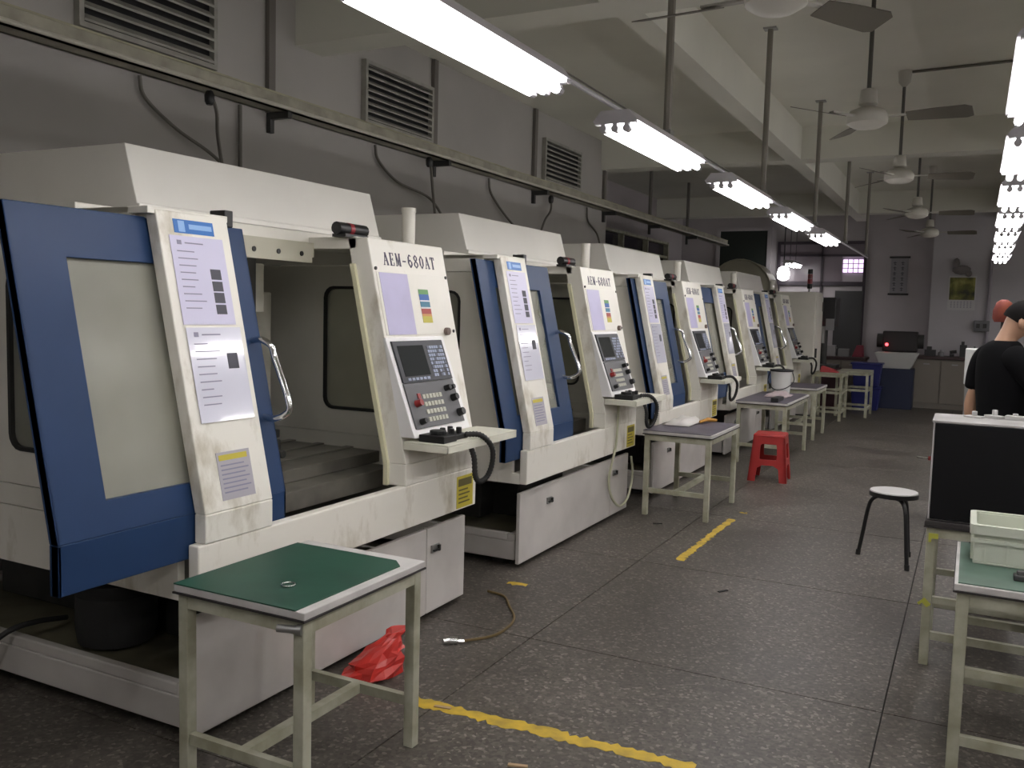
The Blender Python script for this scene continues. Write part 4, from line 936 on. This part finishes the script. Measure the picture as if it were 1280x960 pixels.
# body joints
V = []; E = []; Rr = []
def J(p, r, parent=None):
    V.append(p); Rr.append(r); i = len(V)-1
    if parent is not None: E.append((parent, i))
    return i
pel = J(B(0.02, 0, .93), (.11, .09)); wai = J(B(.02, 0, 1.08), (.10, .08), pel); che = J(B(.01, 0, 1.28), (.115, .085), wai); upp = J(B(.0, 0, 1.42), (.075, .06), che)
nk = J(B(.005, 0, 1.50), .052, upp); nk2 = J(B(.03, -.01, 1.545), .053, nk)
hd = J(B(.06, -.02, 1.585), (.076, .082), nk2); hd2 = J(B(.085, -.025, 1.63), (.068, .072), hd)
joints = {}
for s in (1, -1):
    sh = J(B(.0, .14*s, 1.395), .036, upp); joints['sh', s] = sh
    if s == 1: el = J(B(-.05, .215, 1.14), .042, sh); fa = J(B(-.03, .22, 1.0), .038, el); wr = J(B(.0, .21, .90), .027, fa); pm = J(B(.015, .20, .845), (.022, .036), wr); fd = Vector((.35, -.05, -.93)); 
    else: el = J(B(.14, -.24, 1.16), .042, sh); fa = J(B(.22, -.19, 1.25), .038, el); wr = J(B(.29, -.11, 1.33), .027, fa); pm = J(B(.31, -.085, 1.37), (.022, .036), wr); fd = Vector((.45, .45, .65))
    joints['hand', s] = (pm, fd)
    hp = J(B(0, .09*s, .87), .088, pel); kn = J(B(.03, .10*s, .49), .056, hp); ca_ = J(B(0, .10*s, .34), .052, kn); an = J(B(-.02, .10*s, .09), .034, ca_)
    he = J(B(.03, .10*s, .05), .035, an); to = J(B(.15, .11*s, .035), .03, he)
skin_body = None
# fingers are short chains rooted in the palm
for s in (1, -1):
    pm, fd = joints['hand', s]; P0 = V[pm]; d = (F*fd.x+Lf*fd.y*s*(-1 if s == -1 else 1)+U*fd.z).normalized(); side = (F*.9*(1 if s == 1 else -1)+Lf*.2).cross(d).cross(d)*-1
    side = (F-d*F.dot(d)).normalized(); palm_n = d.cross(side).normalized()*(-s)
    for k, ln in enumerate((.07, .08, .074, .058)):
        b0 = P0+side*(.027-.018*k)+d*.02; cur = (palm_n*.35)
        a1 = J(b0, .0095, pm); a2 = J(b0+d*ln*.5+palm_n*.006, .009, a1); a3 = J(b0+d*ln*.85+palm_n*.02, .0085, a2); J(b0+d*ln*1.0+palm_n*.035, .007, a3)
    th = J(P0+side*.034-d*.015, .012, pm); th2 = J(P0+side*.056+d*.015+palm_n*.012, .0105, th); J(P0+side*.058+d*.045+palm_n*.024, .009, th2)
def skin2(name, verts, edges, radii, m_, sub=2, label=None):
    bm = bmesh.new(); lay = bm.verts.layers.skin.verify(); vs = []
    for i, v in enumerate(verts):
        q = bm.verts.new(v-PO); r = radii[i]; q[lay].radius = r if isinstance(r, tuple) else (r, r); q[lay].use_root = (i == 0); vs.append(q)
    for a, b in edges: bm.edges.new((vs[a], vs[b]))
    me = bpy.data.meshes.new(name); bm.to_mesh(me); bm.free(); me.materials.append(m_)
    o = bpy.data.objects.new(name, me); COL.objects.link(o); o.parent = person
    k = o.modifiers.new('skin', 'SKIN'); k.use_smooth_shade = True
    s_ = o.modifiers.new('sub', 'SUBSURF'); s_.levels = sub; s_.render_levels = sub
    if label: o['label'] = label
    return o
skin2('body', V, E, Rr, skin_m)
# shirt over torso and upper arms
mb = MB(); n = 20
prof = [(.02, .91, .160, .125), (.02, 1.0, .158, .122), (.018, 1.10, .158, .118), (.01, 1.22, .172, .122), (.003, 1.33, .182, .122), (0, 1.40, .176, .112), (0, 1.44, .150, .104), (0, 1.472, .115, .092), (.004, 1.492, .082, .078), (.006, 1.500, .060, .060)]
vs = []
for (f0, z, rl_, rf_) in prof:
    for j in range(n):
        a = 2*math.pi*j/n; wv = 1+.02*math.sin(3*a+z*31)
        vs.append(B(f0+rf_*wv*math.cos(a), rl_*wv*math.sin(a), z+(.006*math.sin(5*a) if z < 1.3 else 0))-PO)
fs = [(i*n+j, i*n+(j+1) % n, (i+1)*n+(j+1) % n, (i+1)*n+j) for i in range(len(prof)-1) for j in range(n)]
mb.add(vs, fs)
mb.tube([p-PO for p in curve([B(0, .10, 1.415), B(-.005, .16, 1.39), B(-.02, .195, 1.31), B(-.03, .21, 1.21)], 4)], [.070, .074, .076, .077, .077, .076, .074, .072, .070, .068, .066, .064, .062], 14)
mb.tube([p-PO for p in curve([B(0, -.10, 1.415), B(.01, -.16, 1.39), B(.06, -.205, 1.31), B(.11, -.23, 1.22)], 4)], [.070, .074, .076, .077, .077, .076, .074, .072, .070, .068, .066, .064, .062], 14)
o = part('t_shirt', mb, shirt_m, person, 80, label='black short-sleeved T-shirt'); q_ = o.modifiers.new('sub', 'SUBSURF'); q_.levels = q_.render_levels = 1
tv = [B(0, 0, .96)]; te = []; tr = [(.15, .118)]
for s in (1, -1):
    k = len(tv); tv += [B(0, .09*s, .85), B(.03, .10*s, .49), B(0, .10*s, .3), B(-.02, .10*s, .09)]; tr += [.102, .075, .066, .062]; te += [(0, k), (k, k+1), (k+1, k+2), (k+2, k+3)]
skin2('trousers', tv, te, tr, trouser_m)
for s in (1, -1):
    skin2('shoe', [B(-.05, .10*s, .05), B(.05, .105*s, .05), B(.17, .11*s, .04)], [(0, 1), (1, 2)], [(.045, .048), (.047, .045), (.042, .036)], black, 2)
# hair cap, ears, nose, eyes, brows, mouth
hc = B(.085, -.025, 1.615); fwd = (F*.75-U*.55-Lf*.35).normalized(); upd = (U-fwd*U.dot(fwd)).normalized(); rgt = fwd.cross(upd)
mb = MB(); n = 18; rings = 8; vs = []; fs = []
for i in range(rings+1):
    ph = math.radians(4+102*i/rings)
    for j in range(n):
        th = 2*math.pi*j/n; d = upd*math.cos(ph)+(rgt*math.cos(th)+fwd*math.sin(th))*math.sin(ph)
        lim = 1.0
        if d.dot(fwd) > .35 and ph > math.radians(62): lim = .80
        q = upd*d.dot(upd)*.112+rgt*d.dot(rgt)*.088+fwd*d.dot(fwd)*.102
        vs.append(hc+q*lim-PO)
for i in range(rings):
    for j in range(n): fs.append((i*n+j, i*n+(j+1) % n, (i+1)*n+(j+1) % n, (i+1)*n+j))
fs.append(tuple(range(n))); fs.append(tuple(range(rings*n, rings*n+n))[::-1]); mb.add(vs, fs); part('hair', mb, hair_m, person, 70)
for s in (1, -1):
    m_ = MB(); m_.ball(hc+rgt*.086*s-upd*.025-PO, (.016, .02, .03), 8); part('ear', m_, skin_m, person, 70)
    m_ = MB(); m_.ball(hc+fwd*.083+rgt*.03*s-upd*.02-PO, .012, 8); part('eye', m_, mat('eye_dark', (.02, .015, .012), .2), person, 70)
mb = MB(); mb.ball(hc+fwd*.10-upd*.045-PO, (.015, .015, .022), 8); part('nose', mb, skin_m, person, 70)
mb = MB(); mb.ball(hc+fwd*.088-upd*.078-PO, (.02, .02, .007), 8); part('mouth', mb, mat('lips', (.35, .14, .12), .5), person, 70)
# wristband and white paper held by the other hand
wp = B(-.015, .215, .95)-PO; mb = MB(); dd = (V[joints['hand', 1][0]]-B(-.03, .22, 1.0)).normalized(); mb.tube([wp-dd*.012, wp+dd*.012], .036, 14); part('wristband', mb, mat('wrist_white', (.7, .7, .68), .4), person, 40)
